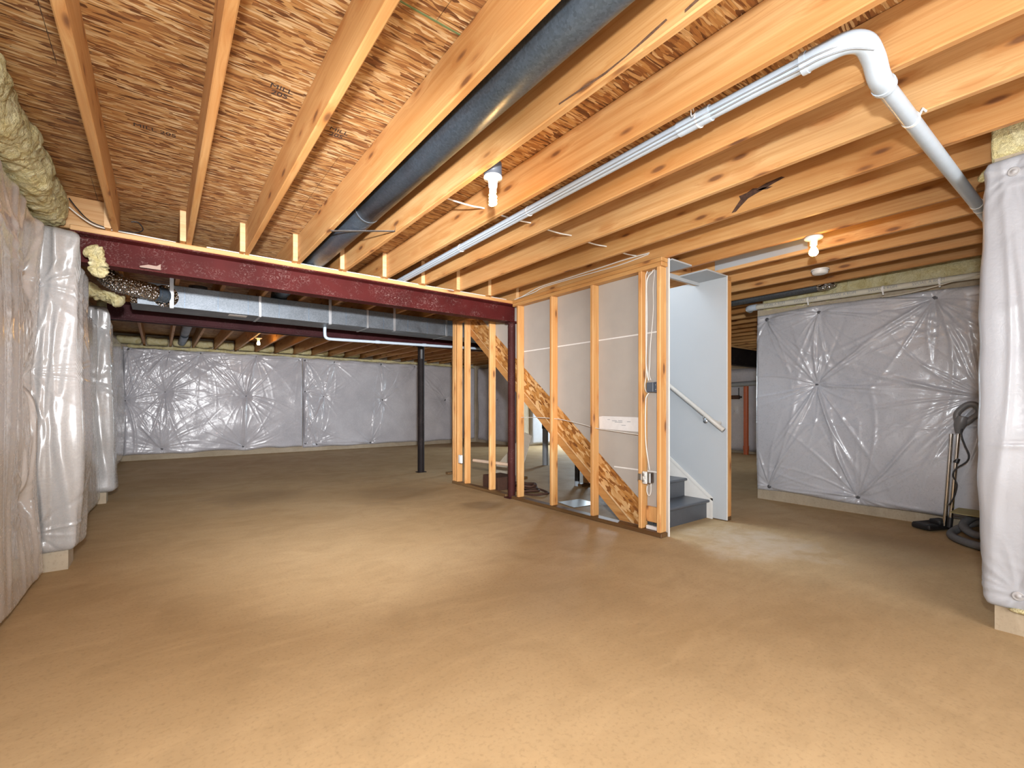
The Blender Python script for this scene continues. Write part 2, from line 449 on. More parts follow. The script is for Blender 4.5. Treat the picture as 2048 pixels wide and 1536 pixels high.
def wall(name, boxes, mat=M_CONC):
    b = MB()
    for q in boxes: b.box(*q)
    return b.build(name, mat, None, 'structure')
wall('wall_left', [(-1.0, -.735, -3.6, 12.6, 0, 2.36), (-.735, -.50, 4.375, 4.61, 0, 2.13), (-.735, -.49, 7.06, 7.29, 0, 2.13), (-1.0, -.80, -3.6, 12.6, 2.36, 2.7)])
wall('wall_far', [(-.735, 8.0, 12.22, 12.6, 0, 2.36), (7.9, 8.2, 9.97, 12.3, 0, 2.36), (8.2, 12.0, 9.97, 10.3, 0, 2.36), (-1.0, 12.0, 12.45, 12.6, 2.36, 2.7), (8.2, 12., 10.2, 10.3, 2.36, 2.7)])
wall('wall_right', [(5.79, 6.05, .1, 2.66, 0, 2.36), (6.05, 11.2, 2.40, 2.66, 0, 2.7), (11.05, 11.3, 2.66, 10.0, 0, 2.7), (5.95, 6.05, .1, 2.66, 2.36, 2.7)])
wall('wall_side', [(3.335, 3.60, -3.6, .375, 0, 2.36), (3.60, 5.79, .1, .375, 0, 2.0), (3.5, 3.60, -3.6, .2, 2.36, 2.7), (3.5, 6.05, .1, .2, 2.0, 2.7)])
wall('wall_back', [(-1.3, -1.2, -3.6, -3.45, 0, 2.7), (2.25, 3.6, -3.6, -3.45, 0, 2.7), (-1.2, 2.25, -3.6, -3.45, 2.33, 2.7)])

# ------------------------------------------------------------------ ceiling: subfloor panels + joists
ceiling = empty('ceiling', (0, 0, ZJ), 'structure')
def ch(o):
    o.matrix_parent_inverse = Matrix.Translation((0, 0, -ZJ)); return o
rows = [-3.6, -2.04, -.82, .40, 1.618, 2.838, 4.058, 5.278, 6.498, 7.718, 8.938, 10.158, 11.378, 12.6]
cols = [-1.2, .86, 3.30, 3.475, 4.375, 6.0, 8.44, 12.0]
for i in range(len(rows)-1):
    y0, y1 = rows[i], rows[i+1]
    spans = [(-1.2, .86), (.86, 3.30), (3.30, 5.74), (5.74, 8.18), (8.18, 12.0)] if i % 2 else [(-1.2, -.36), (-.36, 2.08), (2.08, 4.52), (4.52, 6.96), (6.96, 9.4), (9.4, 12.0)]
    for a, b in spans:
        bits = [(a, b, y0, y1)]
        if a < 4.375 and b > 3.475 and y1 > 2.64 and y0 < 5.6:      # stairwell opening
            bits = []
            if a < 3.475: bits.append((a, 3.475, y0, y1))
            if b > 4.375: bits.append((4.375, b, y0, y1))
            if y0 < 2.64: bits.append((max(a, 3.475), min(b, 4.375), y0, 2.64))
            if y1 > 5.6: bits.append((max(a, 3.475), min(b, 4.375), 5.6, y1))
        for (p, q, r, s) in bits:
            ch(MB().box(p+.0015, q-.0015, r+.0015, s-.0015, ZO, ZO+.018).build('osb_panel', M_OSB, ceiling))
# green painted tongue of one panel edge, and mill stamps
ch(MB().box(-.3, 1.36, 1.612, 1.620, ZO-.002, ZO+.001).build('panel_edge_paint', M_GREEN, ceiling))
def text(name, body, size, loc, rot, mat, parent=None, ext=.0004):
    c = bpy.data.curves.new(name, 'FONT'); c.body = body; c.size = size; c.extrude = ext; c.align_x = 'CENTER'
    tmp = bpy.data.objects.new('tmp', c); COL.objects.link(tmp)
    bpy.context.view_layer.update()
    me = bpy.data.meshes.new_from_object(tmp.evaluated_get(bpy.context.evaluated_depsgraph_get()))
    bpy.data.objects.remove(tmp, do_unlink=True)
    me.materials.clear(); me.materials.append(mat)
    o = bpy.data.objects.new(name, me); COL.objects.link(o)
    o.location = loc; o.rotation_euler = rot
    if parent: o.parent = parent
    return o
for (x, y, s) in ((.46, 2.42, 'MILL\n205'), (.78, 2.60, 'MILL\n205'), (.05, 1.98, 'MILL 205'), (-.02, 3.2, 'MILL 205')):
    ch(text('mill_stamp', s, .05, (x, y, ZO-.001), (math.pi, 0, 0), M_INK, ceiling))

JR = [-.237, .201, .601, 1.003, 1.406, 1.814, 2.229, 2.650, 3.067, 3.470]
for x in JR:
    ch(lumber('floor_joist', x-.038, x, -3.4, 4.57, ZJ, ZO, M_JOIST, ceiling))
JR2 = [3.880, 4.286, 4.690, 5.100, 5.505]
for x in JR2[:2]: ch(lumber('floor_joist', x-.038, x, .20, 2.60, ZJ, ZO, M_JOIST, ceiling))
for x in JR2[2:]: ch(lumber('floor_joist', x-.038, x, .20, 7.10, ZJ, ZO, M_JOIST, ceiling))
for k in range(13):
    x = 5.911+.4064*k
    ch(lumber('floor_joist', x-.038, x, 2.67, 7.10, ZJ, ZO, M_JOIST, ceiling))
for x in JR:                      # lapped joists past the first beam
    ch(lumber('floor_joist', x-.0775, x-.0395, 4.365, 7.29, ZJ, ZO, M_JOIST, ceiling))
    ch(MB().box(x-.0775, x-.0395, 4.3635, 4.3648, ZJ+.001, ZO-.001).build('joist_end_grain', M_END, ceiling))
far_x = [x for x in JR]+[3.88, 4.286]+JR2[2:]+[5.911+.4064*k for k in range(6)]
for x in far_x:                   # joists past the second beam
    ch(lumber('floor_joist', x-.038, x, 7.32 if x < 3.6 else 7.12, 12.40, ZJ, ZO, M_JOIST, ceiling))
# bark scars on two joists
M_BARK = plain('dark_bark', (.17, .085, .045), .9, .5, 60)
M_BARK2 = plain('pitch_scar', (.085, .038, .020), .8, .6, 40)
for pts in ([(1.46, 2.424), (1.30, 2.416), (1.20, 2.410), (1.10, 2.413), (1.0, 2.428), (.93, 2.436), (.925, 2.428), (1.0, 2.416), (1.2, 2.400), (1.46, 2.417)],
            [(.86, 2.418), (.80, 2.428), (.795, 2.416), (.86, 2.408)]):
    ch(MB().prism(pts, 1.3668, 1.3685, 'X').build('bark_scar', M_BARK, ceiling))
for pts in ([(1.56, 2.450), (1.535, 2.480), (1.50, 2.520), (1.51, 2.545), (1.46, 2.548), (1.42, 2.562), (1.39, 2.553), (1.34, 2.566), (1.25, 2.572), (1.23, 2.560), (1.29, 2.548), (1.34, 2.535), (1.40, 2.522), (1.45, 2.510), (1.50, 2.475), (1.53, 2.450)],
            [(1.40, 2.54), (1.33, 2.525), (1.30, 2.532), (1.36, 2.545)]):
    ch(MB().prism([(y, z-.045) for y, z in pts], 3.0278, 3.0295, 'X').build('bark_scar', M_BARK2, ceiling))
# stairwell header, trimmer soffits and blocking
ch(lumber('header_board', 3.474, 4.372, 2.602, 2.640, 2.352, ZO, M_WX, ceiling))
ch(lumber('header_board', 3.474, 4.372, 5.60, 5.638, ZJ, ZO, M_WX, ceiling))
for (a, b, c_, d) in ((3.50, 3.80, 2.32, 2.585), (4.02, 4.372, 2.30, 2.585)):
    ch(MB().box(a, b, c_, d, ZJ-.014, ZJ-.001).build('soffit_drywall', M_DRY, ceiling))
ch(MB().box(3.50, 4.372, 2.586, 2.600, 2.345, ZJ-.002).build('soffit_drywall', M_DRY, ceiling))
ch(MB().box(4.249, 4.250, 1.55, 2.35, ZJ+.03, ZO-.02).build('paint_overspray', M_DRY, ceiling)).location.x = -.0025
ch(lumber('blocking', -.62, -.277, 4.53, 4.568, ZJ, ZO, M_WX, ceiling))

# ------------------------------------------------------------------ steel beams and posts
def ibeam(name, label, x0, x1, yc, z0, z1, mat, plate=True):
    t = thing(name, label, 'steel beam', None, ((x0+x1)/2, yc, z0))
    hw, tf, tw = .066, .012, .008
    L = x1-x0; H = z1-z0
    prof = [(-hw, 0), (hw, 0), (hw, tf), (tw, tf+.012), (tw, H-tf-.012), (hw, H-tf), (hw, H), (-hw, H), (-hw, H-tf), (-tw, H-tf-.012), (-tw, tf+.012), (-hw, tf)]
    MB().prism(prof, -L/2, L/2, 'X').build('beam_section', mat, t)
    if plate:
        lumber('nailer_plate', -L/2, L/2, -.07, .07, H+.0005, H+.0375, M_WX, t)
    return t
b1 = ibeam('steel_beam', 'red primed steel beam with a wooden nailer, ending over the dark red post', -.50, 3.462, YB, 2.137, 2.352, M_RED)
# smears of torn label near the left end of the first beam
MB().prism([(-1.60, .020), (-1.475, .020), (-1.475, .065), (-1.50, .045), (-1.55, .048), (-1.60, .030)], -.0672, -.0662, 'Y').build('torn_label', plain('tan_label_scrap', (.30, .21, .17), .8), b1)
ibeam('steel_beam', 'dark maroon steel beam behind the long rectangular duct', -.49, 8.6, YB2, 2.137, 2.352, M_MAROON)
ibeam('steel_beam', 'black steel beam seen high in the gap right of the stairs', 6.6, 11.04, 4.95, 1.99, 2.352, M_BLACK)

def post(name, label, x, y, r, z1, mat, bracket=False):
    t = thing(name, label, 'steel post', None, (x, y, 0))
    MB().tube([(0, 0, .012), (0, 0, z1-.012)], r, 24).build('column_tube', mat, t)
    MB().box(-.075, .075, -.06, .06, 0, .012, .003).build('base_plate', mat, t)
    MB().box(-.06, .06, -.06, .06, z1-.012, z1, .003).build('cap_plate', mat, t)
    if bracket: MB().box(-.035, -.005, -r-.006, -r+.006, z1-.22, z1-.06, .002).build('zinc_clip', M_DULL, t)
    return t
post('steel_post', 'dark red steel post carrying the end of the red beam', 3.419, YB, .046, 2.1368, M_POST)
post('steel_post', 'black steel post standing alone in the dim back room', 3.524, YB2, .056, 2.1368, M_BLACK, True)
# ------------------------------------------------------------------ stair wall (bare studs)
WX0, WX1 = 3.378, 3.467
ws = empty('wall_stair', (WX0, 2.34, 0), 'structure')
def wch(o, w=None):
    w = w or ws
    o.matrix_parent_inverse = Matrix.Translation(-w.location); return o
wch(lumber('bottom_plate', WX0-.006, WX1, 2.340, 4.436, 0, .038, M_PT, ws))
wch(lumber('bottom_plate', WX0-.006, WX1, 4.555, 5.86, 0, .038, M_PT, ws))
for yp in (2.392, 2.584, 3.159, 3.755, 4.341):
    wch(lumber('stud', WX0, WX1, yp-.038, yp, .0385, 2.3135, M_STUD, ws))
for yp in (4.93, 5.535, 5.855, 5.8165, 5.755):
    wch(lumber('stud', WX0, WX1, yp-.038, yp, .0385, 2.3135, M_STUD, ws))
for z in (2.314, 2.3525):
    wch(lumber('top_plate', WX0, WX1, 2.34, 4.42, z, z+.037, M_PLATE, ws))
    wch(lumber('top_plate', WX0, WX1, 4.565, 5.86, z, z+.037, M_PLATE, ws))
SL = .781
def st(y): return .751+SL*(y-3.25)
dpoly = [(2.335, .0), (2.42, .0), (2.46, st(2.46)+.004), (5.34, st(5.34)+.004), (5.34, 2.388), (2.335, 2.388)]
wch(MB().prism(dpoly, WX1+.0005, WX1+.013, 'X').build('drywall_sheet', M_DRYBACK, ws))
wch(MB().box(WX1+.0131, WX1+.0145, 2.335, 5.34, st(5.3)-.2, 2.388).build('painted_face', M_DRY, ws)) if False else None
wch(MB().box(WX1+.0002, WX1+.0134, 2.330, 2.3348, 0, 2.388).build('gypsum_edge', M_DRYEDGE, ws))
for z, ya, yb in ((1.772, 2.40, 4.40), (.54, 2.40, 2.93)):
    wch(MB().box(WX1-.0008, WX1+.0004, ya, yb, z-.006, z+.006).build('joint_strip', M_DRYEDGE, ws))
wch(lumber('blocking', WX1-.03, WX1-.001, 2.394, 2.544, .10, .235, M_STUD, ws))
wch(MB().box(WX1-.05, WX1-.02, 2.41, 2.53, .0385, .07, .004).build('offcut', M_PAINT, ws))
# second face of the stair enclosure, seen from the stair side
wch(MB().prism(dpoly, WX1+.0133, WX1+.0143, 'X').build('painted_face', M_DRY, ws))

# ------------------------------------------------------------------ stairwell wall (painted)
w2 = empty('wall_stairwell', (4.374, 2.30, 0), 'structure')
def w2c(o): return wch(o, w2)
w2c(MB().prism([(2.300, .01), (2.86, .01), (5.92, 2.388), (2.300, 2.388)], 4.374, 4.387, 'X').build('drywall_sheet', M_DRY, w2))
w2c(MB().box(4.3742, 4.3872, 2.2965, 2.2998, .01, 2.388).build('gypsum_edge', M_DRYEDGE, w2))
for k in range(7):
    y = 2.303+.6096*k
    zl = .0385 if k == 0 else max(.0385, .777*(y-2.86)+.02)
    if zl < 2.2: w2c(lumber('stud', 4.388, 4.470, y, y+.038, zl, 2.35, M_STUD, w2))
w2c(lumber('bottom_plate', 4.388, 4.470, 2.303, 3.0, .0, .038, M_PT, w2))
w2c(lumber('top_plate', 4.388, 4.470, 2.303, 6.0, 2.3505, 2.388, M_PLATE, w2))

# ------------------------------------------------------------------ staircase
stair = thing('staircase', 'grey painted staircase rising between the bare studs and the white wall', 'staircase', None, (3.95, 2.5, 0))
def sc_(o): o.matrix_parent_inverse = Matrix.Translation((-3.95, -2.5, 0)); return o
RISE, RUN = .186, .245
for k in range(12):
    y = 2.500+RUN*k; z = RISE*(k+1)
    sc_(MB().box(3.508, 4.360, y, y+.018, RISE*k+(.0005 if k else .001), z-.0285).build('riser', M_STAIR, stair))
    # rounded nosing
    prof = [(y-.020, z-.028), (y+RUN+.017, z-.028), (y+RUN+.017, z), (y-.020, z), (y-.029, z-.004), (y-.034, z-.014), (y-.029, z-.024)]
    sc_(MB().prism(prof, 3.508, 4.360, 'X').build('tread', M_STAIR, stair))
ytop = 5.50
op = [(2.60, .0395), (2.725, .0395), (ytop, st(ytop)-.305), (ytop, 2.389), (5.345, 2.389), (2.60, st(2.60))]
sc_(MB().prism(op, WX1+.0015, WX1+.038, 'X').build('stringer', M_STRING, stair))
lp = [(2.73, .0395), (2.865, .0395), (ytop, st(ytop)-.305-.102), (ytop, st(ytop)-.307)]
sc_(MB().prism(lp, WX1-.0+.0015, WX1+.0375, 'X').build('ledger', M_PLATE, stair))
MBs = MB().prism([(2.70, .047), (2.728, .047), (ytop, st(ytop)-.300), (ytop, st(ytop)-.292)], WX1-.002, WX1+.001, 'X')
sc_(MBs.build('ledger_edge', M_END, stair))
sk = [(2.442, .001), (2.442, .208), (5.2, .208+.762*(5.2-2.442)), (5.2, .0+.762*(5.2-2.5)-.05), (2.52, .001)]
sc_(MB().prism(sk, 4.3625, 4.3735, 'X').build('skirt_board', M_TRIM, stair))
sk2 = [(2.436, .18), (2.436, .214), (5.2, .214+.762*(5.2-2.442)), (5.2, .19+.762*(5.2-2.442))]
sc_(MB().prism(sk2, 4.3560, 4.3624, 'X').build('skirt_cap', M_TRIM, stair))
sc_(MB().box(4.3560, 4.3624, 2.436, 2.458, .001, .205).build('skirt_cap', M_TRIM, stair))

# handrail
rail = thing('handrail', 'putty coloured round handrail sloping down the white stair wall', 'handrail', None, (4.30, 2.4, .95))
def rc(o): o.matrix_parent_inverse = Matrix.Translation((-4.30, -2.4, -.95)); return o
dz = .755
rp = [(4.3735, 2.372, .957), (4.345, 2.372, .952), (4.318, 2.388, .962), (4.305, 2.42, .985), (4.303, 2.5, .985+.08*dz), (4.303, 5.2, .985+2.78*dz)]
rc(MB().tube(smooth_path(rp, 4), .0215, 14).build('rail_bar', M_RAIL, rail))
for y in (2.50, 3.5, 4.6):
    zz = .985+(y-2.42)*dz
    rc(MB().tube(smooth_path([(4.3735, y+.02, zz-.075), (4.335, y+.01, zz-.07), (4.305, y, zz-.045), (4.303, y, zz-.018)], 4), .006, 8).lathe([(0, 0), (.026, 0), (.024, .004), (0, .006)], (4.3738, y+.02, zz-.075), 16, (-1, 0, 0)).build('rail_bracket', M_DULL, rail))

# ------------------------------------------------------------------ rectangular duct with foil hose
duct = thing('rectangular_duct', 'long rectangular galvanized air duct hung behind the red beam', 'air duct', None, (2.2, 6.2, 2.155))
DO = Matrix.Translation((-2.2, -6.2, -2.155))
def dc(o): o.matrix_parent_inverse = DO; return o
DY0, DY1, DZ0, DZ1 = 6.0, 6.40, 2.155, 2.386
cuts = [-.235, .92, 2.18, 3.36, 4.6]
for a, b in zip(cuts[:-1], cuts[1:]):
    dc(MB().box(a+.002, b-.002, DY0, DY1, DZ0, DZ1, .003).build('duct_section', M_GALV, duct))
for x in cuts[1:4]:
    dc(MB().box(x-.014, x+.014, DY0-.006, DY1+.006, DZ0-.006, DZ1+.002, .002).build('drive_cleat', M_DULL, duct))
for x in (.21, .51, .80, 1.12, 1.45, 1.90, 2.40, 2.75, 3.05):          # folded cross breaks
    dc(MB().box(x-.003, x+.003, DY0-.0025, DY0+.002, DZ0+.004, DZ1-.004).build('standing_seam', M_DUCT, duct))
for x in (.10, 1.70, 2.55):
    b = MB().box(x-.017, x+.017, DY0-.010, DY0-.0075, DZ0-.004, 2.60).box(x-.017, x+.017, DY0-.010, DY0+.05, DZ0-.010, DZ0-.007)
    dc(b.build('hanger_strap', M_DULL, duct))
dc(MB().box(.62, .80, DY0+.06, DY0+.17, DZ0-.002, DZ0-.0005).build('paper_label', M_PAINT, duct))
dc(MB().box(-.236, -.18, DY0-.003, DY0-.0005, DZ0+.002, DZ1-.02).build('foil_tape', M_FOIL, duct))
dc(MB().lathe([(.05, 0), (.105, .001), (.115, .003), (.115, .0), (.05, -.001)], (.045, DY0-.0005, 2.262), 24, (0, -1, 0)).build('foil_tape', M_FOIL, duct))
dc(MB().lathe([(.088, 0), (.088, .06), (.08, .06)], (.34, 6.2, DZ1), 20).build('round_takeoff', M_GALV, duct))

flex = thing('flexible_duct', 'crinkled silver foil hose curving off the rectangular duct', 'air duct', None, (.03, 5.99, 2.26))
def fc(o): o.matrix_parent_inverse = Matrix.Translation((-.03, -5.99, -2.26)); return o
fp = smooth_path([(.045, 5.990, 2.262), (-.02, 5.93, 2.262), (-.11, 5.87, 2.270), (-.22, 5.84, 2.280), (-.34, 5.83, 2.305), (-.415, 5.83, 2.375), (-.435, 5.83, 2.50), (-.436, 5.83, 2.60)], 14)
fc(MB().tube(fp[:20], .074, 24).build('damper_collar', M_DUCT, flex))
for i in (6, 14): fc(MB().tube(fp[i:i+2], .077, 24).build('collar_bead', M_GALV, flex))
sub = fp[18:]
rr = np.random.default_rng(3)
rads = [.079+(.006 if i % 2 else -.004)+rr.uniform(-.003, .003) for i in range(len(sub))]
fc(MB().tube(sub, .08, 28, rad=rads).build('foil_hose', M_FOIL, flex))

# ------------------------------------------------------------------ round duct between joists
rd = thing('round_duct', 'round galvanized duct running between two ceiling joists', 'air duct', None, (1.15, 1.4, 2.485))
def rdc(o): o.matrix_parent_inverse = Matrix.Translation((-1.15, -1.4, -2.485)); return o
for a, b in ((-3.3, .4), (.4, 3.18), (3.18, 4.72), (4.72, 6.0)):
    rdc(MB().tube([(1.15, a+.001, 2.485), (1.15, b-.03, 2.485), (1.15, b-.028, 2.485), (1.15, b-.001, 2.485)], .089, 32, rad=[.089, .089, .087, .087]).build('duct_section', M_DUCT, rd))
rdc(MB().tube(smooth_path([(1.15, 6.0, 2.485), (1.15, 6.10, 2.478), (1.15, 6.17, 2.45), (1.15, 6.19, 2.388)], 5), .088, 28).build('elbow', M_DUCT, rd))
for y in (3.17, 4.71): rdc(MB().tube([(1.15, y-.012, 2.485), (1.15, y+.012, 2.485)], .0915, 32).build('joint_bead', M_GALV, rd))
sa, sb = Vector((.985, 3.45, 2.3875)), Vector((1.362, 3.19, 2.394))
d = (sb-sa).normalized(); w = Vector((-d.y, d.x, 0))*.013
up = Vector((0, 0, .0016))
v = [sa-w, sa+w, sb+w, sb-w]; v = [p-up for p in v]+[p for p in v]
rdc(MB().add(v, [(0,1,2,3),(4,7,6,5),(0,4,5,1),(1,5,6,2),(2,6,7,3),(3,7,4,0)]).add(
    [sb-w, sb+w, sb+w+Vector((.004, 0, .04)), sb-w+Vector((.004, 0, .04))], [(0, 1, 2, 3)]).build('hanger_strap', M_DULL, rd))

# ------------------------------------------------------------------ white vent pipe in the joist bay, turning under the joists
vp = thing('vent_pipe', 'white plastic vent pipe that elbows across under the joists', 'pipe', None, (1.96, .6, 2.42))
def vc(o): o.matrix_parent_inverse = Matrix.Translation((-1.96, -.6, -2.42)); return o
ZP = 2.431
vc(MB().tube([(2.012, 5.2, ZP), (1.958, 1.20, ZP)], .030, 20).build('straight_run', M_PVC, vp))
vc(MB().tube([(1.9585, 1.26, ZP), (1.9575, 1.10, ZP)], .0355, 20).build('coupling', M_PVC, vp))
vc(MB().tube([(1.958, 1.19, ZP), (1.962, .70, ZP)], .030, 20).build('straight_run', M_PVC, vp))
ep = smooth_path([(1.962, .735, ZP), (1.963, .66, ZP), (1.975, .595, ZP+.002), (2.02, .555, ZP-.003), (2.085, .545, ZP-.030), (2.15, .545, 2.358), (2.225, .545, 2.352)], 6)
vc(MB().tube(ep, .0365, 22).build('elbow', M_PVC, vp))
vc(MB().tube(ep[:3], .040, 22).build('hub_collar', M_PVC, vp)); vc(MB().tube(ep[-3:], .040, 22).build('hub_collar', M_PVC, vp))
vc(MB().tube([(2.22, .545, 2.352), (5.60, .500, 2.350)], .030, 20).build('cross_run', M_PVC, vp))
for x in (2.57, 3.96, 4.06):
    y = .545-.0133*(x-2.2)
    b = MB().tube([(x-.008, y, 2.352), (x+.008, y, 2.352)], .0325, 20)
    if x < 3: b.tube([(x, y-.03, 2.36), (x+.01, y-.036, 2.386), (x+.05, y-.04, 2.388)], .005, 6)
    vc(b.build('pipe_hook', M_WHITEP, vp))
for k, (dx, dzw) in enumerate(((-.0295, -.0135), (-.0215, -.0245))):
    pts = [(2.012+dx, 5.0, ZP+dzw), (1.985+dx, 3.0, ZP+dzw), (1.9585+dx*1.19, 1.27, ZP+dzw*1.19), (1.9575+dx*1.19, 1.09, ZP+dzw*1.19), (1.960+dx, .90, ZP+dzw), (1.962+dx*1.33, .735, ZP+dzw*1.33), (1.964+dx*1.25, .66, ZP+dzw*1.25), (1.985+dx*.9, .592+dx*.6, ZP+dzw*1.35), (2.03, .528, ZP-.030-.008*k)]
    vc(MB().tube(smooth_path(pts, 5), .0028, 6).build('strapped_wire', M_PVCD, vp))
for y in (1.16, 2.4, 3.3):
    vc(MB().tube([(1.96+.05*(y-1.1)/4, y-.003, ZP), (1.96+.05*(y-1.1)/4, y+.003, ZP)], .0385 if y < 1.5 else .033, 20).build('cable_tie', M_WHITEP, vp))
vc(MB().tube(smooth_path([(1.93, 1.16, ZP+.02), (1.88, 1.15, ZP-.02), (1.862, 1.14, ZP+.03), (1.89, 1.15, ZP+.05), (1.93, 1.17, ZP+.03)], 6), .002, 6).build('tie_loop', M_WHITEP, vp))

# condensate pipe under the rectangular duct
cp = thing('condensate_pipe', 'thin white plastic pipe dropping from the rectangular duct and running past the black post', 'pipe', None, (1.72, 6.3, 2.1))
MBp = MB().tube(smooth_path([(1.72, 6.3, 2.1545), (1.72, 6.3, 2.08), (1.728, 6.3, 2.03), (1.76, 6.302, 2.008), (1.83, 6.305, 2.006)], 5)+[Vector((4.4, 6.48, 2.085))], .020, 14)
o = MBp.build('pipe_run', M_PVC, cp); o.matrix_parent_inverse = Matrix.Translation((-1.72, -6.3, -2.1))
for x in (2.45, 3.2):
    t = (x-1.83)/2.57; o = MB().tube([(x-.03, 6.305+.175*t, 2.006+.079*t), (x+.03, 6.305+.175*t, 2.008+.079*t)], .024, 14).build('coupling', M_PVC, cp); o.matrix_parent_inverse = Matrix.Translation((-1.72, -6.3, -2.1))

# beige pipe along the top of the right foundation wall
bp = thing('drain_pipe', 'beige plastic drain pipe running along the top of the puckered sheet by the vacuum wand', 'pipe', None, (5.67, 1.6, 2.26))
def bc(o): o.matrix_parent_inverse = Matrix.Translation((-5.67, -1.6, -2.26)); return o
A, B = Vector((5.665, 2.66, 2.300)), Vector((5.665, .42, 2.252))
bc(MB().tube([A, B], .030, 18).build('straight_run', M_PVCG, bp))
bc(MB().tube(smooth_path([A+Vector((0, -.05, 0)), A+Vector((0, .02, 0)), A+Vector((.03, .06, 0)), A+Vector((.10, .075, 0))], 5), .037, 18).build('elbow', M_PVC, bp))
for y in (2.06, 1.40, .985):
    z = 2.252+.048*(y-.42)/2.24
    bc(MB().tube([(5.665, y-.008, z), (5.665, y+.008, z)], .033, 18).tube([(5.65, y, z-.03), (5.65, y-.004, z-.062)], .008, 8).build('pipe_clip', M_WHITEP, bp))
for y in (2.42, 2.1, 1.75, 1.42, 1.08):
    z = 2.252+.048*(y-.42)/2.24
    o = text('pipe_printing', 'SVUAL A ROM', .036, (5.634, y-.02, z-.012), (math.pi/2, 0, -math.pi/2), M_PVCD, bp); bc(o)
wr = tag(MB().tube(smooth_path([(5.63, 1.40, 2.19), (5.62, 1.25, 2.185), (5.62, 1.05, 2.205), (5.62, .80, 2.245), (5.625, .5, 2.27)], 6), .005, 6).build('thin_pipe', M_PVCG), 'thin beige tube clipped beneath the beige drain pipe', 'pipe')

# ------------------------------------------------------------------ lamps
def fixture(name, label, x, y, zt, cfl=False, box=True, r=.052, zbox=None):
    t = thing(name, label, 'light fixture', None, (x, y, zt))
    if box: MB().lathe([(0, .075), (.046, .075), (.050, .07), (.050, 0), (0, 0)], (0, 0, .001), 16).build('junction_box', M_BOXBLUE, t)
    MB().lathe([(0, 0), (r*.96, 0), (r, -.006), (r*.97, -.014), (r*.55, -.022), (.026, -.034), (.024, -.062), (.019, -.064), (0, -.064)], (0, 0, 0), 28).build('lampholder', M_WHITEP, t)
    if cfl:
        MB().lathe([(0, -.064), (.018, -.064), (.021, -.070), (.021, -.088), (.017, -.092), (0, -.092)], (0, 0, 0), 20).build('bulb_base', M_WHITEP, t)
        pts = []
        for i in range(90):
            a = i/89*2*math.pi*3.5; q = i/89
            pts.append((.017*math.cos(a), .017*math.sin(a), -.096-.062*q))
        MB().tube(pts, .0062, 8).build('bulb', M_BULB, t)
    else:
        prof = [(0, -.064), (.014, -.064), (.016, -.075), (.022, -.088), (.029, -.103), (.031, -.116), (.028, -.128), (.018, -.138), (0, -.142)]
        MB().lathe(prof, (0, 0, 0), 22).build('bulb', M_BULB, t)
    return t
fixture('ceiling_bulb', 'bare spiral bulb glowing in a white holder beside the round duct', 1.468, 2.10, 2.392, True)
fixture('ceiling_bulb', 'bare round bulb glowing in a white holder right of the stairs', 3.905, 1.385, 2.389, False, False, .062)
fixture('ceiling_bulb', 'small bare bulb glowing between the joists of the dim back room', 1.50, 9.95, 2.425, False, True, .06)
# mounting bar for the back room lamp
tag(MB().box(1.365, 1.775, 9.94, 9.96, 2.5025, 2.506).build('mounting_bar', M_DULL), 'flat metal bar holding the small back room bulb', 'bracket')
sd = thing('smoke_detector', 'round white smoke detector on the joists near the stair wall', 'smoke detector', None, (4.875, 1.675, 2.3895))
MB().lathe([(0, 0), (.072, 0), (.074, -.008), (.072, -.014)], (0, 0, 0), 32).build('mounting_base', M_WHITEP, sd)
MB().lathe([(.066, -.014), (.066, -.020), (.060, -.040), (.048, -.046), (0, -.047)], (0, 0, 0), 32).build('cover', M_WHITEP, sd)

# ------------------------------------------------------------------ cables
def cable(label, pts, r=.0045, mat=M_CABLE, k=6, name='cable'):
    return tag(MB().tube(smooth_path(pts, k), r, 8).build(name, mat), label, 'cable')
pts = [(1.40, 2.66, 2.50)]
for a, b in ((1.406, 1.776), (1.814, 2.191), (2.229, 2.612), (2.650, 3.029), (3.067, 3.432)):
    pts += [(a, 2.65, 2.482), (a*.7+b*.3, 2.66, 2.478), (a*.3+b*.7, 2.655, 2.476), (b, 2.645, 2.482)]
cable('white cable threaded through holes in the joists behind the spiral bulb', pts, .0055, k=4)
cable('upper white cable stapled along the joist above the bare stud wall', [(3.425, 2.50, 2.468), (3.42, 2.76, 2.474), (3.418, 3.1, 2.470), (3.418, 3.56, 2.468), (3.42, 3.96, 2.468), (3.422, 4.30, 2.42), (3.40, 4.40, 2.400)], .0055)
cable('lower white cable drooping along the joist above the bare stud wall', [(3.425, 2.51, 2.458), (3.42, 2.80, 2.440), (3.416, 3.1, 2.442), (3.416, 3.5, 2.450), (3.418, 3.9, 2.452), (3.40, 4.05, 2.42), (3.38, 4.38, 2.3965)], .0045)
cable('thin black cable looping off the yellow batt above the red beam', [(-.50, 4.40, 2.56), (-.46, 4.40, 2.50), (-.40, 4.39, 2.43), (-.33, 4.39, 2.402), (-.22, 4.40, 2.396), (-.13, 4.42, 2.412), (-.10, 4.44, 2.45), (-.13, 4.45, 2.495), (-.17, 4.45, 2.49)], .004, M_BLKCABLE)
cable('thin white cable lying on the nailer at the left end of the red beam', [(-.50, 4.41, 2.50), (-.45, 4.41, 2.455), (-.38, 4.41, 2.41), (-.30, 4.41, 2.3955), (-.10, 4.43, 2.3955), (.10, 4.45, 2.3955)], .0045)
# long cables along the nailer of the first beam
cable('white cable laid along the nailer on top of the red beam', [(.3, 4.432, 2.3948), (.9, 4.435, 2.3948), (1.6, 4.43, 2.3948), (2.3, 4.44, 2.3948), (2.9, 4.432, 2.3948), (3.30, 4.44, 2.3948)], .0045)
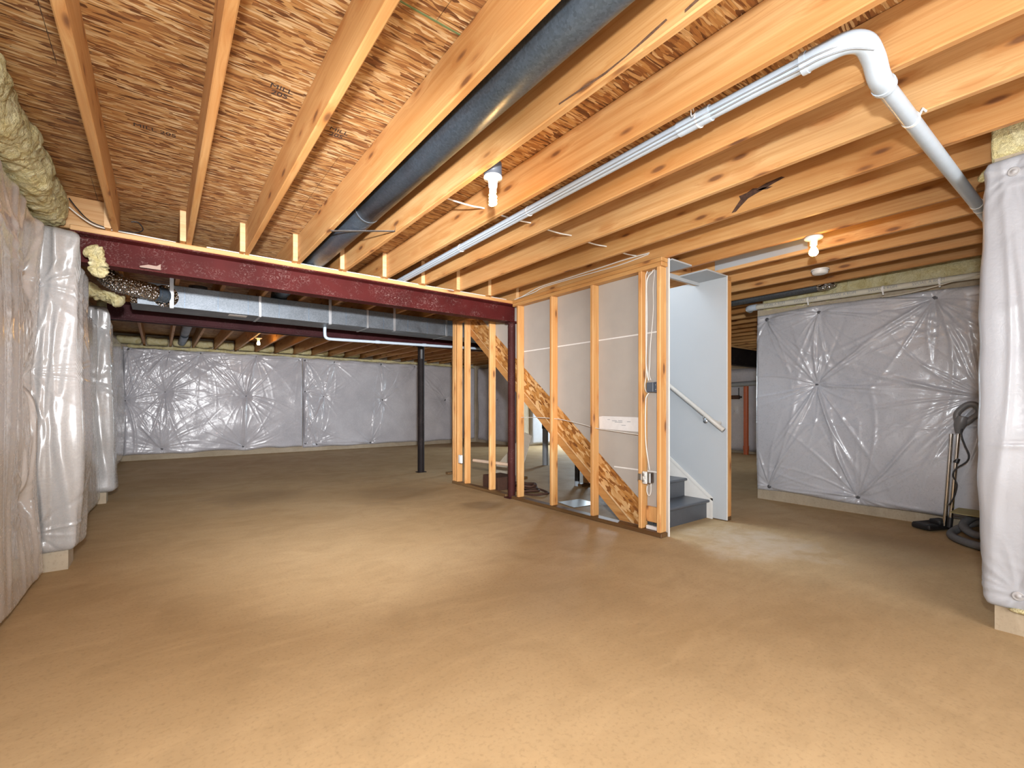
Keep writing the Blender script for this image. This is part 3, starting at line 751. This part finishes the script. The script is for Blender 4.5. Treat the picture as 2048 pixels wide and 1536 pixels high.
# down the stud wall
XF = 3.440
cable('thick white cable hanging beside the stud down to the grey switch box', [(XF, 2.470, 2.345), (XF, 2.475, 2.30), (XF-.01, 2.515, 2.26), (XF-.012, 2.53, 2.18), (XF-.012, 2.527, 1.95), (XF-.012, 2.53, 1.7), (XF-.012, 2.535, 1.5), (XF-.01, 2.522, 1.40), (XF-.006, 2.512, 1.345)], .006)
cable('thin white cable hanging nearer the end stud above the grey switch box', [(XF, 2.458, 2.345), (XF, 2.455, 2.28), (XF-.01, 2.462, 2.15), (XF-.012, 2.458, 2.0), (XF-.012, 2.468, 1.85), (XF-.012, 2.49, 1.65), (XF-.012, 2.497, 1.48), (XF-.01, 2.505, 1.40), (XF-.006, 2.488, 1.345)], .004)
cable('thin white cable hanging against the stud above the grey switch box', [(XF, 2.50, 2.345), (XF-.004, 2.535, 2.30), (XF-.008, 2.541, 2.2), (XF-.008, 2.541, 1.6), (XF-.012, 2.536, 1.40), (XF-.03, 2.525, 1.36), (XF-.03, 2.535, 1.31), (XF-.02, 2.535, 1.262), (XF-.014, 2.52, 1.238)], .004)
cable('white cable running from the grey switch box down to the wall outlet', [(XF-.012, 2.505, 1.236), (XF-.02, 2.527, 1.20), (XF-.022, 2.532, 1.15), (XF-.024, 2.534, .95), (XF-.02, 2.530, .78), (XF-.012, 2.51, .62), (XF-.008, 2.50, .555)], .005)
cable('white cable loop hanging below the wall outlet', [(XF-.01, 2.525, .415), (XF-.01, 2.528, .37), (XF-.01, 2.515, .335), (XF-.01, 2.498, .335), (XF-.01, 2.486, .37), (XF-.008, 2.487, .43), (XF-.006, 2.49, .452)], .0045)
cable('thin white cable strung sideways through the bare studs', [(3.42, 4.30, .985), (3.415, 3.95, .990), (3.415, 3.75, .985), (3.415, 3.6, .975), (3.415, 3.3, .935), (3.415, 3.14, .905), (3.415, 2.9, .885), (3.42, 2.57, .86)], .0035)

# switch box, outlet, pale box
jb = thing('switch_box', 'grey blue plastic switch box between the last two bare studs', 'electrical box', None, (3.43, 2.485, 1.285))
MB().cbox(0, -.005, 0, .055, .070, .085, .004).build('box_body', M_BOXBLUE, jb)
MB().box(-.012, .015, -.075, -.0405, -.046, .046, .002).build('nail_flange', M_BOXBLUE, jb)
for z in (-.02, .02): MB().lathe([(0, 0), (.006, 0), (.005, .006), (0, .007)], (-.012, -.058, z), 10, (-1, 0, 0)).build('nail_head', M_DULL, jb)
ol = thing('wall_outlet', 'metal box with a pale double outlet low on the bare stud', 'outlet', None, (3.372, 2.515, .495))
MB().box(.006, .062, -.058, .030, -.045, .045, .004).build('box_body', M_DULL, ol)
MB().box(.0005, .0055, .030, .068, -.028, .028, .002).build('bracket', M_DULL, ol)
MB().cbox(.000, -.008, 0, .010, .046, .108, .004).build('yoke', M_TRIM, ol)
for z in (-.026, .026):
    f_ = MB().lathe([(0, 0), (.016, 0), (.017, -.004), (0, -.004)], (-.0055, -.008, z), 16, (1, 0, 0)).build('socket_face', M_TRIM, ol)
    MB().box(-.0105, -.0094, -.015, -.012, z-.005, z+.005).build('slot', M_BLACKPL, f_); MB().box(-.0105, -.0094, -.004, -.001, z-.005, z+.005).build('slot', M_BLACKPL, f_)
pb = thing('wall_outlet', 'white outlet box on the doubled studs at the far end of the stud wall', 'outlet', None, (3.373, 5.60, .375))
MB().cbox(-.012, 0, 0, .030, .075, .115, .005).build('box_body', M_WHITEP, pb)
MB().cbox(-.030, 0, 0, .005, .050, .085, .002).build('cover_plate', M_WHITEP, pb)

# scrap of white board on the drywall, with smudges
sb_ = thing('white_board_scrap', 'white smudged board scrap fixed between two bare studs', 'board', None, (3.460, 2.87, .96))
MB().prism([(-.245, -.075), (.24, -.062), (.245, .055), (.20, .062), (-.245, .058)], -.0005, .0055, 'X').build('scrap', M_PAINT, sb_)
for (y, z, l) in ((.05, .02, .06), (-.02, .022, .05), (.0, .008, .09), (-.12, .015, .04), (-.06, -.02, .05), (.12, .03, .03)):
    MB().box(-.0012, -.0006, y-l/2, y+l/2, z-.003, z+.002).build('ink_smudge', M_PVCD, sb_)
dw = tag(MB().tube([(3.492, 5.46, .362), (3.492, 4.58, .385)], .022, 14).build('wooden_dowel', M_TUB), 'pale wooden dowel lying level between the studs left of the dark red post', 'dowel')

# ------------------------------------------------------------------ wall blankets (insulation faced with plastic sheet)
FAST = {}
def fastener_mesh(r, mat):
    k = (r, mat.name)
    if k not in FAST:
        me = MB().lathe([(0, .006), (r*.35, .006), (r*.42, .003), (r*.8, .0025), (r, .004), (r, 0), (0, 0)], (0, 0, 0), 18).mesh('fastener'); me.materials.append(mat); FAST[k] = me
    return FAST[k]

def blanket(label, path, z0, z1, nails, mat, T=.07, bulge=.04, seed=1, ds=.022, fold=.010, rays=13, ends=(1, 1), vfolds=(), hfolds=(), top=None, bot=None,
            fr=.018, fmat=None, sgn=1, rl=.45, round_=.06, wob=.010, pin=.6, group=None, micro=.0022):
    r = np.random.default_rng(seed)
    P = np.array(path, float); seg = np.linalg.norm(np.diff(P, axis=0), axis=1); L = seg.sum(); cum = np.r_[0, np.cumsum(seg)]
    ns = max(8, int(L/ds)); s = np.linspace(0, L, ns)
    def base(q): return np.stack([np.interp(q, cum, P[:, 0]), np.interp(q, cum, P[:, 1])], -1)
    def normal(q):
        e = round_; d = base(np.clip(q+e, 0, L))-base(np.clip(q-e, 0, L)); d /= np.linalg.norm(d, axis=-1, keepdims=True)
        return np.stack([d[..., 1], -d[..., 0]], -1)*sgn
    nz = max(8, int((z1-z0)/ds)); v = np.linspace(0, 1, nz)
    wv = Wave(seed+5, 6, 2, 14)
    zb = z0+wob*wv(s, 0*s); zt = z1+wob*wv(s, 0*s+9.3)
    if top is not None: zt = np.array([top(q) for q in s])+wob*.5*wv(s, 0*s+9.3)
    if bot is not None: zb = np.array([bot(q) for q in s])+wob*.5*wv(s, 0*s)
    S = np.repeat(s[:, None], nz, 1); Z = zb[:, None]+(zt-zb)[:, None]*v[None]
    W1 = Wave(seed+11, 9, 1.5, 5); W2 = Wave(seed+17, 12, 8, 26)
    cfg = []
    for (a, b) in nails:
        for k in range(rays):
            th = 2*math.pi*(k+r.uniform(-.45, .45))/rays
            sg = 1 if r.random() < .72 else -.6
            cfg.append((a, b, th, sg*fold*r.uniform(.3, 1.2), r.uniform(.35, 1.15)*rl, r.uniform(-.5, .5), r.uniform(.004, .009)))
        for (a2, b2) in nails:                       # tension creases pulled toward neighbouring fasteners
            q = math.hypot(a2-a, b2-b)
            if .3 < q < 1.45:
                for _ in range(3):
                    th = math.atan2(b2-b, a2-a)+r.uniform(-.16, .16)
                    cfg.append((a, b, th, fold*r.uniform(.7, 1.5), q*r.uniform(.35, .7), r.uniform(-.25, .25), r.uniform(.005, .010)))
    def depth(S, Z, ZB, ZT):
        D = np.minimum(Z-ZB, ZT-Z)
        if ends[0]: D = np.minimum(D, S)
        if ends[1]: D = np.minimum(D, L-S)
        u = np.clip(D/round_, 0, 1); e = np.sqrt(np.clip(1-(1-u)**2, 0, 1))
        pil = np.ones_like(S); pn = np.zeros_like(S)
        for (a, b) in nails:
            q = (S-a)**2+(Z-b)**2
            pil *= 1-.9*np.exp(-q/.38**2); pn += np.exp(-q/.085**2)
        d = (T+bulge*pil+.012*W1(S, Z)+micro*W2(S, Z))*1.0
        for (a, b, th, A, R, cv, w0) in cfg:
            dx, dz = S-a, Z-b; c, n_ = math.cos(th), math.sin(th)
            al = dx*c+dz*n_; m = (al > 0) & (al < 3.2*R)
            if not m.any(): continue
            am = al[m]; pe = -dx[m]*n_+dz[m]*c + cv*am*am
            ww = w0+.016*am
            d[m] += A*np.clip(am/.06, 0, 1)*np.exp(-am/R)*np.exp(-(pe/ww)**2)
        for (a, amp, w, lean) in vfolds:
            d += amp*np.exp(-((S-a-lean*(Z-1.1)-.02*np.sin(Z*3+a*7))/w)**2)*np.clip((Z-ZB)/.25, 0, 1)
        for (b, amp, w) in hfolds:
            d += amp*np.exp(-((Z-b-.006*np.sin(S*11))/w)**2)*(.6+.4*np.sin(S*37))
        return d*e*(1-pin*np.clip(pn, 0, 1))
    d = depth(S, Z, zb[:, None]+0*S, zt[:, None]+0*S)
    B = base(s); Nn = normal(s)
    V = np.stack([B[:, None, 0]+Nn[:, None, 0]*d, B[:, None, 1]+Nn[:, None, 1]*d, Z], -1).reshape(-1, 3)
    me = grid_mesh('facing', V, ns, nz); me.materials.append(mat)
    c0 = Vector((float(B[:, 0].mean()), float(B[:, 1].mean()), z0))
    t = thing('insulation_blanket', label, 'insulation', group, c0)
    o = put('facing', me, None, t); o.matrix_parent_inverse = Matrix.Translation(-c0)
    fm = fastener_mesh(fr, fmat or M_FASTEN)
    for (a, b) in nails:
        aa = np.array([a]); zz = np.array([b]); ZB = np.interp(aa, s, zb); ZT = np.interp(aa, s, zt)
        dd = depth(aa[:, None], zz[:, None], ZB[:, None], ZT[:, None])[0, 0]; bb = base(aa)[0]; nn = normal(aa)[0]
        f = put('fastener', fm, None, t, (bb[0]+nn[0]*(dd+.004), bb[1]+nn[1]*(dd+.004), b))
        f.rotation_euler = Vector((nn[0], nn[1], 0)).to_track_quat('Z', 'Y').to_euler()
        f.matrix_parent_inverse = Matrix.Translation(-c0)
    return t

rv = np.random.default_rng(21)
# left wall: path runs away from the camera, normal to +X  (s = y - y_start)
vf = [(1.5+float(rv.uniform(0, 4.2)), float(rv.uniform(.006, .016)), float(rv.uniform(.035, .085)), float(rv.uniform(-.10, .18))) for _ in range(13)]
vf += [(5.05, .016, .05, .03), (5.32, .014, .04, -.03), (5.62, .018, .05, .02)]
blanket('wide plastic faced blanket on the left wall in front of the first pilaster', [(-.732, -1.5), (-.732, 4.300)], .006, 2.335,
        [(5.48, 1.90), (5.60, 1.29), (5.46, .55), (4.3, 2.1)], M_POLYL, .075, .05, 31, .012, .010, 14, micro=.0004, vfolds=vf, fr=.022, fmat=M_FASTENL, rl=.5, wob=.012, round_=.05)
def ptop(a, za, zb_): return lambda q: za if q < a else (za+(zb_-za)*min(1, (q-a)/.03))
vfp = [(.05, .012, .018, .02), (.12, .016, .018, .03), (.19, .014, .016, -.03), (.27, .01, .02, .01), (.08, .008, .010, -.02), (.155, .010, .010, .05), (.215, .008, .010, .02)]
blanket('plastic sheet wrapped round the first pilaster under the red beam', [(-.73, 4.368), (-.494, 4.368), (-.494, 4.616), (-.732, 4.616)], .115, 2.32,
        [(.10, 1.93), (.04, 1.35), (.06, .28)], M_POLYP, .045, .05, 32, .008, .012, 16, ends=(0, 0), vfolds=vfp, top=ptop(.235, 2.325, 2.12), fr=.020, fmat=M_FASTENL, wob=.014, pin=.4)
vf2 = [(float(rv.uniform(.1, 2.3)), float(rv.uniform(.006, .014)), float(rv.uniform(.03, .07)), float(rv.uniform(-.05, .05))) for _ in range(7)]
blanket('shadowed plastic faced blanket on the left wall between the two pilasters', [(-.732, 4.71), (-.732, 6.98)], .02, 2.07, [(1.2, 1.3)], M_POLYL, .11, .07, 33, .025, .012, 10, vfolds=vf2, fmat=M_FASTENL, micro=.0006)
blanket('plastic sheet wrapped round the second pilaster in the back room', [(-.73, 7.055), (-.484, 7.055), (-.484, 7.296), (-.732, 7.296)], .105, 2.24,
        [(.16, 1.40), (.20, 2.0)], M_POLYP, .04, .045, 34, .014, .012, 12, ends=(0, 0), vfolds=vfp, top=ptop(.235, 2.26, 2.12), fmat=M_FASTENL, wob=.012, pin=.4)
blanket('plastic faced blanket on the left wall beyond the second pilaster', [(-.732, 7.38), (-.732, 12.10)], .06, 2.30, [(2.4, 1.3), (3.9, 1.25)], M_POLYL, .10, .06, 35, .035, .012, 10, fmat=M_FASTENL, micro=.0006)
# far wall (path toward +X, normal to -Y)
def fx(L): return [(x+.60, z) for x, z in L]
blanket('puckered plastic blanket on the far wall with two star shaped gathers', [(-.60, 12.215), (2.80, 12.215)], .115, 2.325,
        fx([(-.50, 2.27), (.16, 2.255), (.71, 2.265), (1.78, 2.262), (2.72, 2.25), (.09, 1.415), (1.58, 1.35), (-.55, 1.23), (.03, .225), (1.53, .19)]), M_POLY, .065, .060, 41, .014, .020, 34, rl=.50, fr=.032)
def fx2(L): return [(x-2.81, z) for x, z in L]
blanket('wrinkled plastic blanket on the far wall crossed by the black post', [(2.81, 12.215), (7.80, 12.215)], .10, 2.30,
        fx2([(2.86, 2.25), (3.56, 2.235), (4.80, 2.25), (5.80, 2.24), (2.87, 1.48), (3.30, 1.36), (4.84, 1.29), (6.78, 1.30), (2.87, .19), (3.13, .17), (4.5, .15)]), M_POLY, .06, .05, 42, .015, .018, 26, rl=.45, fr=.032)
blanket('brightly lit plastic blanket seen through the studs under the stairs', [(8.23, 9.965), (11.0, 9.965)], .04, 2.30, [(.8, 1.3), (2.0, 1.3)], M_POLYR, .05, .03, 43, .04)
blanket('plastic blanket on the short return wall behind the far end studs', [(7.895, 12.05), (7.895, 9.99)], .08, 2.30, [(1.0, 1.3)], M_POLY, .04, .03, 44, .04, rays=16)
# right foundation wall (path toward -Y, normal to -X)
blanket('large puckered plastic blanket on the right wall behind the vacuum wand', [(5.786, 2.655), (5.786, .385)], .105, 2.215,
        [(.12, 2.150), (.665, 2.145), (1.62, 2.125), (.655, 1.355), (.145, .165), (1.02, .18), (1.95, 1.2)], M_POLYR, .06, .050, 51, .009, .016, 22, rl=.70, hfolds=[(.92, .004, .010), (.935, -.003, .006)], fr=.022, fmat=M_FASTEN)
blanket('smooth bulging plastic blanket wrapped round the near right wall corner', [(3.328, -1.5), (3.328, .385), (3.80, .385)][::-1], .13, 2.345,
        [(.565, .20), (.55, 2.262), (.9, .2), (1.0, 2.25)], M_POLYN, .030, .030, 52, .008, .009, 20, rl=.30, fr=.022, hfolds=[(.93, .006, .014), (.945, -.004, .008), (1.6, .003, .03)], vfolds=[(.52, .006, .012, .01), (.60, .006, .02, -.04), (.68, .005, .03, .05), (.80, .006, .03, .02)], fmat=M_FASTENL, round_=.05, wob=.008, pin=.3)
blanket('dim plastic blanket on the hall wall behind the orange pipe', [(11.04, 9.8), (11.04, 2.75)], .05, 2.0, [(4.2, 1.0), (5.2, 1.1), (3.2, 1.2)], M_POLY, .06, .05, 53, .05)

# ------------------------------------------------------------------ yellow fibreglass
def fluff(label, path, rx, rz, seed, n=30, ds=.03, amp=.02, zmax=None, zmin=None, group=None, taper=True, name='insulation_batt', fs=1.6):
    P = np.array(path, float); seg = np.linalg.norm(np.diff(P, axis=0), axis=1); cum = np.r_[0, np.cumsum(seg)]; L = cum[-1]
    m = max(10, int(L/ds)); q = np.linspace(0, L, m)
    C = np.stack([np.interp(q, cum, P[:, k]) for k in range(3)], -1)
    T = np.gradient(C, axis=0); T /= np.linalg.norm(T, axis=1, keepdims=True)
    upv = np.array([0, 0, 1.]); Nx = np.cross(T, upv); Nx /= np.maximum(np.linalg.norm(Nx, axis=1, keepdims=True), 1e-6)
    U = np.cross(Nx, T)
    a = np.linspace(0, 2*np.pi, n, endpoint=False)
    ca = np.sign(np.cos(a))*np.abs(np.cos(a))**.75; sa_ = np.sign(np.sin(a))*np.abs(np.sin(a))**.75
    e = np.clip(np.minimum(q, L-q)/.05, 0, 1); e = np.sqrt(1-(1-e)**2)*.97+.03 if taper else np.ones_like(q)
    W1 = Wave(seed, 10, 4, 12); W2 = Wave(seed+1, 14, 26, 90); W3 = Wave(seed+2, 10, 10, 30)
    Q, A = np.meshgrid(q*fs, a, indexing='ij')
    k = amp*(.9*W1(Q, A*.3)+.55*np.abs(W3(Q, A*.35))+.22*W2(Q, A*.35))
    R1 = (rx+k)*e[:, None]; R2 = (rz+k)*e[:, None]
    V = C[:, None]+Nx[:, None]*(ca[None]*R1)[..., None]+U[:, None]*(sa_[None]*R2)[..., None]
    V = V.reshape(-1, 3)
    if zmax is not None: V[:, 2] = np.minimum(V[:, 2], zmax)
    if zmin is not None: V[:, 2] = np.maximum(V[:, 2], zmin)
    # u along path, v around (closed)
    idx = np.arange(m*n).reshape(m, n)
    F = [(int(idx[i, j]), int(idx[i, (j+1) % n]), int(idx[i+1, (j+1) % n]), int(idx[i+1, j])) for i in range(m-1) for j in range(n)]
    F += [tuple(int(x) for x in idx[0][::-1]), tuple(int(x) for x in idx[-1])]
    me = bpy.data.meshes.new(name); me.from_pydata([tuple(p) for p in V], [], F); me.update()
    me.polygons.foreach_set('use_smooth', [True]*len(F))
    bm = bmesh.new(); bm.from_mesh(me); bmesh.ops.recalc_face_normals(bm, faces=bm.faces); bm.to_mesh(me); bm.free()
    return tag(put(name, me, M_FIB), label, 'insulation', group)
fluff('long yellow fibreglass batt stuffed along the top of the left wall', [(-.635, .3, 2.485), (-.63, 1.8, 2.492), (-.625, 3.0, 2.492), (-.622, 4.50, 2.490)], .105, .130, 61, 64, .012, .013, ZO-.004, fs=2)
fluff('torn clump of pale yellow fibreglass hanging at the left end of the red beam', [(-.39, 4.345, 2.235), (-.345, 4.34, 2.17), (-.33, 4.335, 2.09), (-.335, 4.335, 2.02)], .046, .032, 62, 40, .005, .013, fs=5)
fluff('olive yellow fibreglass flap drooping below the foil hose', [(-.60, 5.60, 2.19), (-.48, 5.60, 2.17), (-.37, 5.60, 2.13), (-.27, 5.60, 2.06)], .09, .042, 63, 40, .007, .013, 2.3, fs=4)
fluff('dark yellow fibreglass plug at the top of the second pilaster', [(-.60, 7.40, 2.28), (-.45, 7.40, 2.30), (-.36, 7.42, 2.22)], .06, .09, 64, 32, .009, .014, 2.385, fs=4)
fluff('bright yellow fibreglass batt on top of the near right wall corner', [(3.40, -.6, 2.45), (3.40, .0, 2.455), (3.405, .385, 2.455)], .07, .135, 65, 36, .010, .006, ZO-.004, 2.345, taper=False)
fluff('matted brown yellow wisp of fibreglass beside the near right wall corner', [(3.43, .40, 2.36), (3.425, .42, 2.33), (3.41, .435, 2.29)], .022, .02, 66, 16, .006, .007)
fluff('flat yellow fibreglass strip along the top of the far wall', [(-.55, 12.17, 2.345), (3.0, 12.17, 2.342), (7.8, 12.17, 2.340)], .035, .022, 67, 14, .05, .010, 2.386, taper=True)
fluff('flat yellow fibreglass strip on top of the right wall behind the beige drain pipe', [(5.85, 2.62, 2.41), (5.85, 1.5, 2.41), (5.85, .42, 2.41)], .08, .18, 68, 24, .03, .010, 2.60, 2.222)
ords = ['first', 'second', 'third', 'fourth', 'fifth', 'sixth', 'seventh', 'eighth', 'ninth', 'tenth', 'eleventh', 'twelfth']
edges = [-.72]+[x for x in far_x if x < 4.8]
bays = [(a+.004, b-.042) for a, b in zip(edges[:-1], edges[1:])]
for k, (a, b) in enumerate(bays[:12]):
    if b-a < .1: continue
    fluff('%s yellow batt from the left in the joist bays over the far wall' % ords[k], [(a+.004, 12.26, 2.485), ((a+b)/2, 12.25, 2.475), (b-.004, 12.26, 2.485)], .10, .085, 70+k, 18, .02, .008, 2.60, 2.395, 'yellow batts over the far wall')

fluff('thin yellow fibreglass edge showing below the near right blanket', [(3.318, -.5, .128), (3.318, .0, .126), (3.318, .33, .124)], .014, .010, 69, 14, .02, .004)
# ------------------------------------------------------------------ two more short ducts
t = thing('round_duct', 'short grey round duct between the far joists of the back room', 'air duct', None, (.37, 10.0, 2.48))
MB().tube([(0, -2.6, 0), (0, .4, 0)], .075, 20).build('duct_section', M_GALV, t)
MB().tube(smooth_path([(0, .4, 0), (0, .55, -.01), (0, .68, -.03), (0, 2.0, -.02)], 5), .07, 20).build('duct_boot', M_DUCT, t)
t = thing('foil_duct', 'foil wrapped duct between the joists above the beige drain pipe', 'air duct', None, (5.655, 2.3, 2.418))
MB().tube([(0, -.35, 0), (0, .75, 0)], .058, 20).build('duct_section', M_GALV, t)
MB().tube([(0, -.50, .01), (0, -.42, .005), (0, -.34, 0)], .06, 20, rad=[.050, .066, .062]).build('foil_wrap', M_FOIL, t)

# ------------------------------------------------------------------ vacuum cleaner pieces
vac = thing('vacuum_wand', 'chrome vacuum wand with grey loop handle leaning by the right wall', 'vacuum cleaner', None, (5.60, 1.0, 0))
def vv(o): o.matrix_parent_inverse = Matrix.Translation((-5.60, -1.0, 0)); return o
HX = 5.56
vv(MB().tube([(HX, .935, .055), (HX+.02, .895, .875)], .016, 16).build('lower_tube', M_CHROME, vac))
vv(MB().tube([(HX-.02, .895, .075), (HX, .845, .90)], .0155, 16).build('upper_tube', M_CHROME, vac))
vv(MB().tube([(HX-.022, .90, .05), (HX-.018, .893, .14)], .020, 14).build('tube_socket', M_BLACKPL, vac))
vv(MB().tube([(HX-.012, .862, .62), (HX-.002, .850, .66)], .019, 14).build('tube_clip', M_BLACKPL, vac))
# handle: a closed loop grip on a flared neck
vv(MB().tube([(HX, .845, .88), (HX, .842, .915), (HX, .838, .95), (HX, .826, .99), (HX, .815, 1.03)], .02, 16, rad=[.020, .030, .040, .048, .040]).build('handle_neck', M_GREYPL, vac))
loop = [(HX, .850, .99), (HX, .856, 1.045), (HX, .830, 1.095), (HX, .785, 1.135), (HX, .745, 1.135), (HX, .720, 1.10), (HX, .722, 1.055), (HX, .765, 1.010), (HX, .80, .975)]
vv(MB().tube(smooth_path(loop, 6), .024, 14).build('loop_handle', M_GREYPL, vac))
vv(MB().tube(smooth_path([(HX-.02, .822, .925), (HX-.03, .820, .86), (HX-.03, .80, .78), (HX-.03, .775, .70), (HX-.03, .79, .64), (HX-.035, .85, .58), (HX-.04, .875, .52), (HX-.035, .86, .47), (HX-.035, .85, .42), (HX-.035, .87, .32), (HX-.035, .90, .25)], 6), .006, 8).build('power_cord', M_BLKCABLE, vac))
# floor head
hb = MB().cbox(HX+.02, 1.03, .035, .26, .16, .055, .02, Matrix.Rotation(math.radians(-25), 4, 'Z'))
vv(hb.build('floor_head', M_BLACKPL, vac))
vv(MB().cbox(HX+.05, .98, .075, .12, .10, .05, .018, Matrix.Rotation(math.radians(-25), 4, 'Z')).build('motor_cover', M_BLACKPL, vac))
vv(MB().tube([(HX-.07, 1.13, .055), (HX+.16, 1.03, .055)], .012, 10).build('front_bumper', M_BLACKPL, vac))
# hose coil
def coil_pts():
    pts = [(5.20, .36+.14, .04), (5.12, .60, .036), (5.14, .70, .036), (5.22, .80, .036), (5.34, .865, .036), (5.42, .84, .045), (5.44, .78, .09), (5.40, .70, .14), (5.32, .62, .155), (5.22, .56, .15)]
    return pts
hs = thing('vacuum_hose', 'thick grey vacuum hose coiled on the floor by the right wall', 'vacuum hose', None, (5.3, .65, 0))
def hv(o): o.matrix_parent_inverse = Matrix.Translation((-5.3, -.65, 0)); return o
p1 = smooth_path([(5.05, .46, .036), (5.02, .56, .036), (5.06, .68, .036), (5.17, .79, .036), (5.30, .85, .040), (5.40, .83, .07), (5.44, .76, .12), (5.42, .66, .16), (5.35, .56, .18)], 14)
hv(MB().tube(p1, .03, 18, rad=[.0315 if i % 2 else .0285 for i in range(len(p1))]).build('outer_coil', M_HOSE, hs))
p2 = smooth_path([(5.46, .70, .185), (5.41, .76, .165), (5.33, .78, .12), (5.25, .72, .085), (5.20, .63, .085), (5.18, .53, .095)], 14)
hv(MB().tube(p2, .03, 18, rad=[.0315 if i % 2 else .0285 for i in range(len(p2))]).build('inner_coil', M_HOSE, hs))
card = tag(MB().prism([(5.18, .42), (5.56, .42), (5.60, .85), (5.30, .86)], .222, .226, 'Z').build('card_sheet', M_CARD), 'olive coloured card sheet lying on top of the hose coil', 'card')
# ------------------------------------------------------------------ things under the stairs
lean = tag(MB().prism([(5.26, .0), (5.74, .0), (5.70, .22), (5.02, .75), (4.88, .715), (5.02, .36)], 4.05, 4.062, 'X').build('leaning_board', M_BEIGE), 'pale beige board leaning under the stairs behind the dark red post', 'board')
bag = thing('cable_heap', 'reddish brown heap of rope on the floor under the stairs', 'rope', None, (3.75, 4.55, 0))
rb = np.random.default_rng(9)
for k in range(5):
    c = Vector((3.78+.06*rb.uniform(-1, 1), 4.62+.12*rb.uniform(-1, 1), .02+.024*k)); R_ = .20-.02*k
    pts = [c+Vector((math.cos(a)*R_*.8, math.sin(a)*R_*1.2, .008*math.sin(3*a+k))) for a in np.linspace(0, 2*math.pi, 26)]
    o = MB().tube(pts, .014, 8).build('rope_loop', M_BROWN, bag); o.matrix_parent_inverse = Matrix.Translation((-3.75, -4.55, 0))
bx = thing('brown_box', 'low reddish brown box behind the dowel under the stairs', 'box', None, (3.70, 5.14, 0))
MB().cbox(0, 0, .085, .30, .36, .17, .006).build('box_body', M_BROWN, bx)
MB().box(-.15, .15, -.18, .18, .171, .176, .002).build('lid', M_BROWN, bx)
tag(MB().prism([(3.62, 3.62), (3.98, 3.60), (4.02, 3.92), (3.68, 3.95)], .001, .005, 'Z').build('floor_sheet', M_DULL), 'thin metal sheet lying flat on the floor under the stairs', 'metal sheet')
def vpipe(label, x, y, r, z1, mat, dark_top=False):
    t = thing('standpipe', label, 'pipe', None, (x, y, 0))
    MB().tube([(0, 0, .0), (0, 0, z1*.55)], r, 16).build('lower_pipe', mat, t)
    MB().tube([(0, 0, z1*.55-.05), (0, 0, z1*.55+.05)], r*1.2, 16).build('coupling', M_BLACKPL if dark_top else mat, t)
    MB().tube([(0, 0, z1*.55+.05), (0, 0, z1)], r, 16).build('upper_pipe', M_BLACKPL if dark_top else mat, t)
    return t
vpipe('grey standpipe with a black upper half seen through the studs', 5.83, 6.60, .055, 1.35, M_PVCD, True)
vpipe('slim grey standpipe with a bottom trap seen beside the leaning board', 5.55, 6.95, .035, 2.3, M_PVCD)
t = vpipe('black pipe with a pale foot under the stair stringer', 4.66, 4.60, .035, 1.3, M_BLACKPL)
MB().tube([(0, 0, .001), (0, 0, .07)], .038, 14).build('pale_foot', M_PVC, t)
for (lab, plab, x, y, z1) in (('short bare stud under the stairs beside the black pipe', 'dark floor plate beside the black pipe under the stairs', 4.76, 4.50, 1.1), ('bare stud standing under the stairs behind the leaning board', 'dark floor plate behind the leaning board under the stairs', 4.34, 5.50, 2.0), ('bare stud standing behind the doubled studs at the far end of the wall', 'dark floor plate behind the doubled studs at the wall end', 3.86, 6.62, 2.10)):
    tag(lumber('support_stud', x, x+.038, y, y+.089, .0385, z1, M_STUD, None), lab, 'stud')
    tag(lumber('floor_plate', x-.12, x+.16, y, y+.089, 0, .038, M_PT, None), plab, 'plate')

# ------------------------------------------------------------------ hall right of the stairs
op_ = thing('orange_pipe', 'upright orange pipe far down the gap right of the stairs', 'pipe', None, (10.80, 5.22, 0))
MB().tube([(0, 0, 0), (0, 0, 1.58)], .055, 16).build('pipe_run', M_ORANGE, op_)
MB().tube([(0, 0, .10), (0, 0, .20)], .064, 16).build('coupling', M_ORANGE, op_)
gp = tag(MB().tube([(10.76, 5.9, 1.62), (10.76, 4.4, 1.66)], .055, 14).build('level_pipe', M_PVCD), 'grey level pipe across the top of the orange pipe', 'pipe')
vm = thing('brown_valve', 'brown valve fitting left of the orange pipe in the hall', 'valve', None, (10.76, 5.50, 1.33))
MB().cbox(0, 0, 0, .08, .30, .09, .02).build('valve_body', M_BROWN, vm)
MB().tube([(0, -.2, .0), (0, .2, .0)], .02, 10).build('valve_stem', M_BLACKPL, vm)
MB().tube([(0, -.13, -.05), (0, -.13, .22)], .012, 8).build('riser_tube', M_BLACKPL, vm)
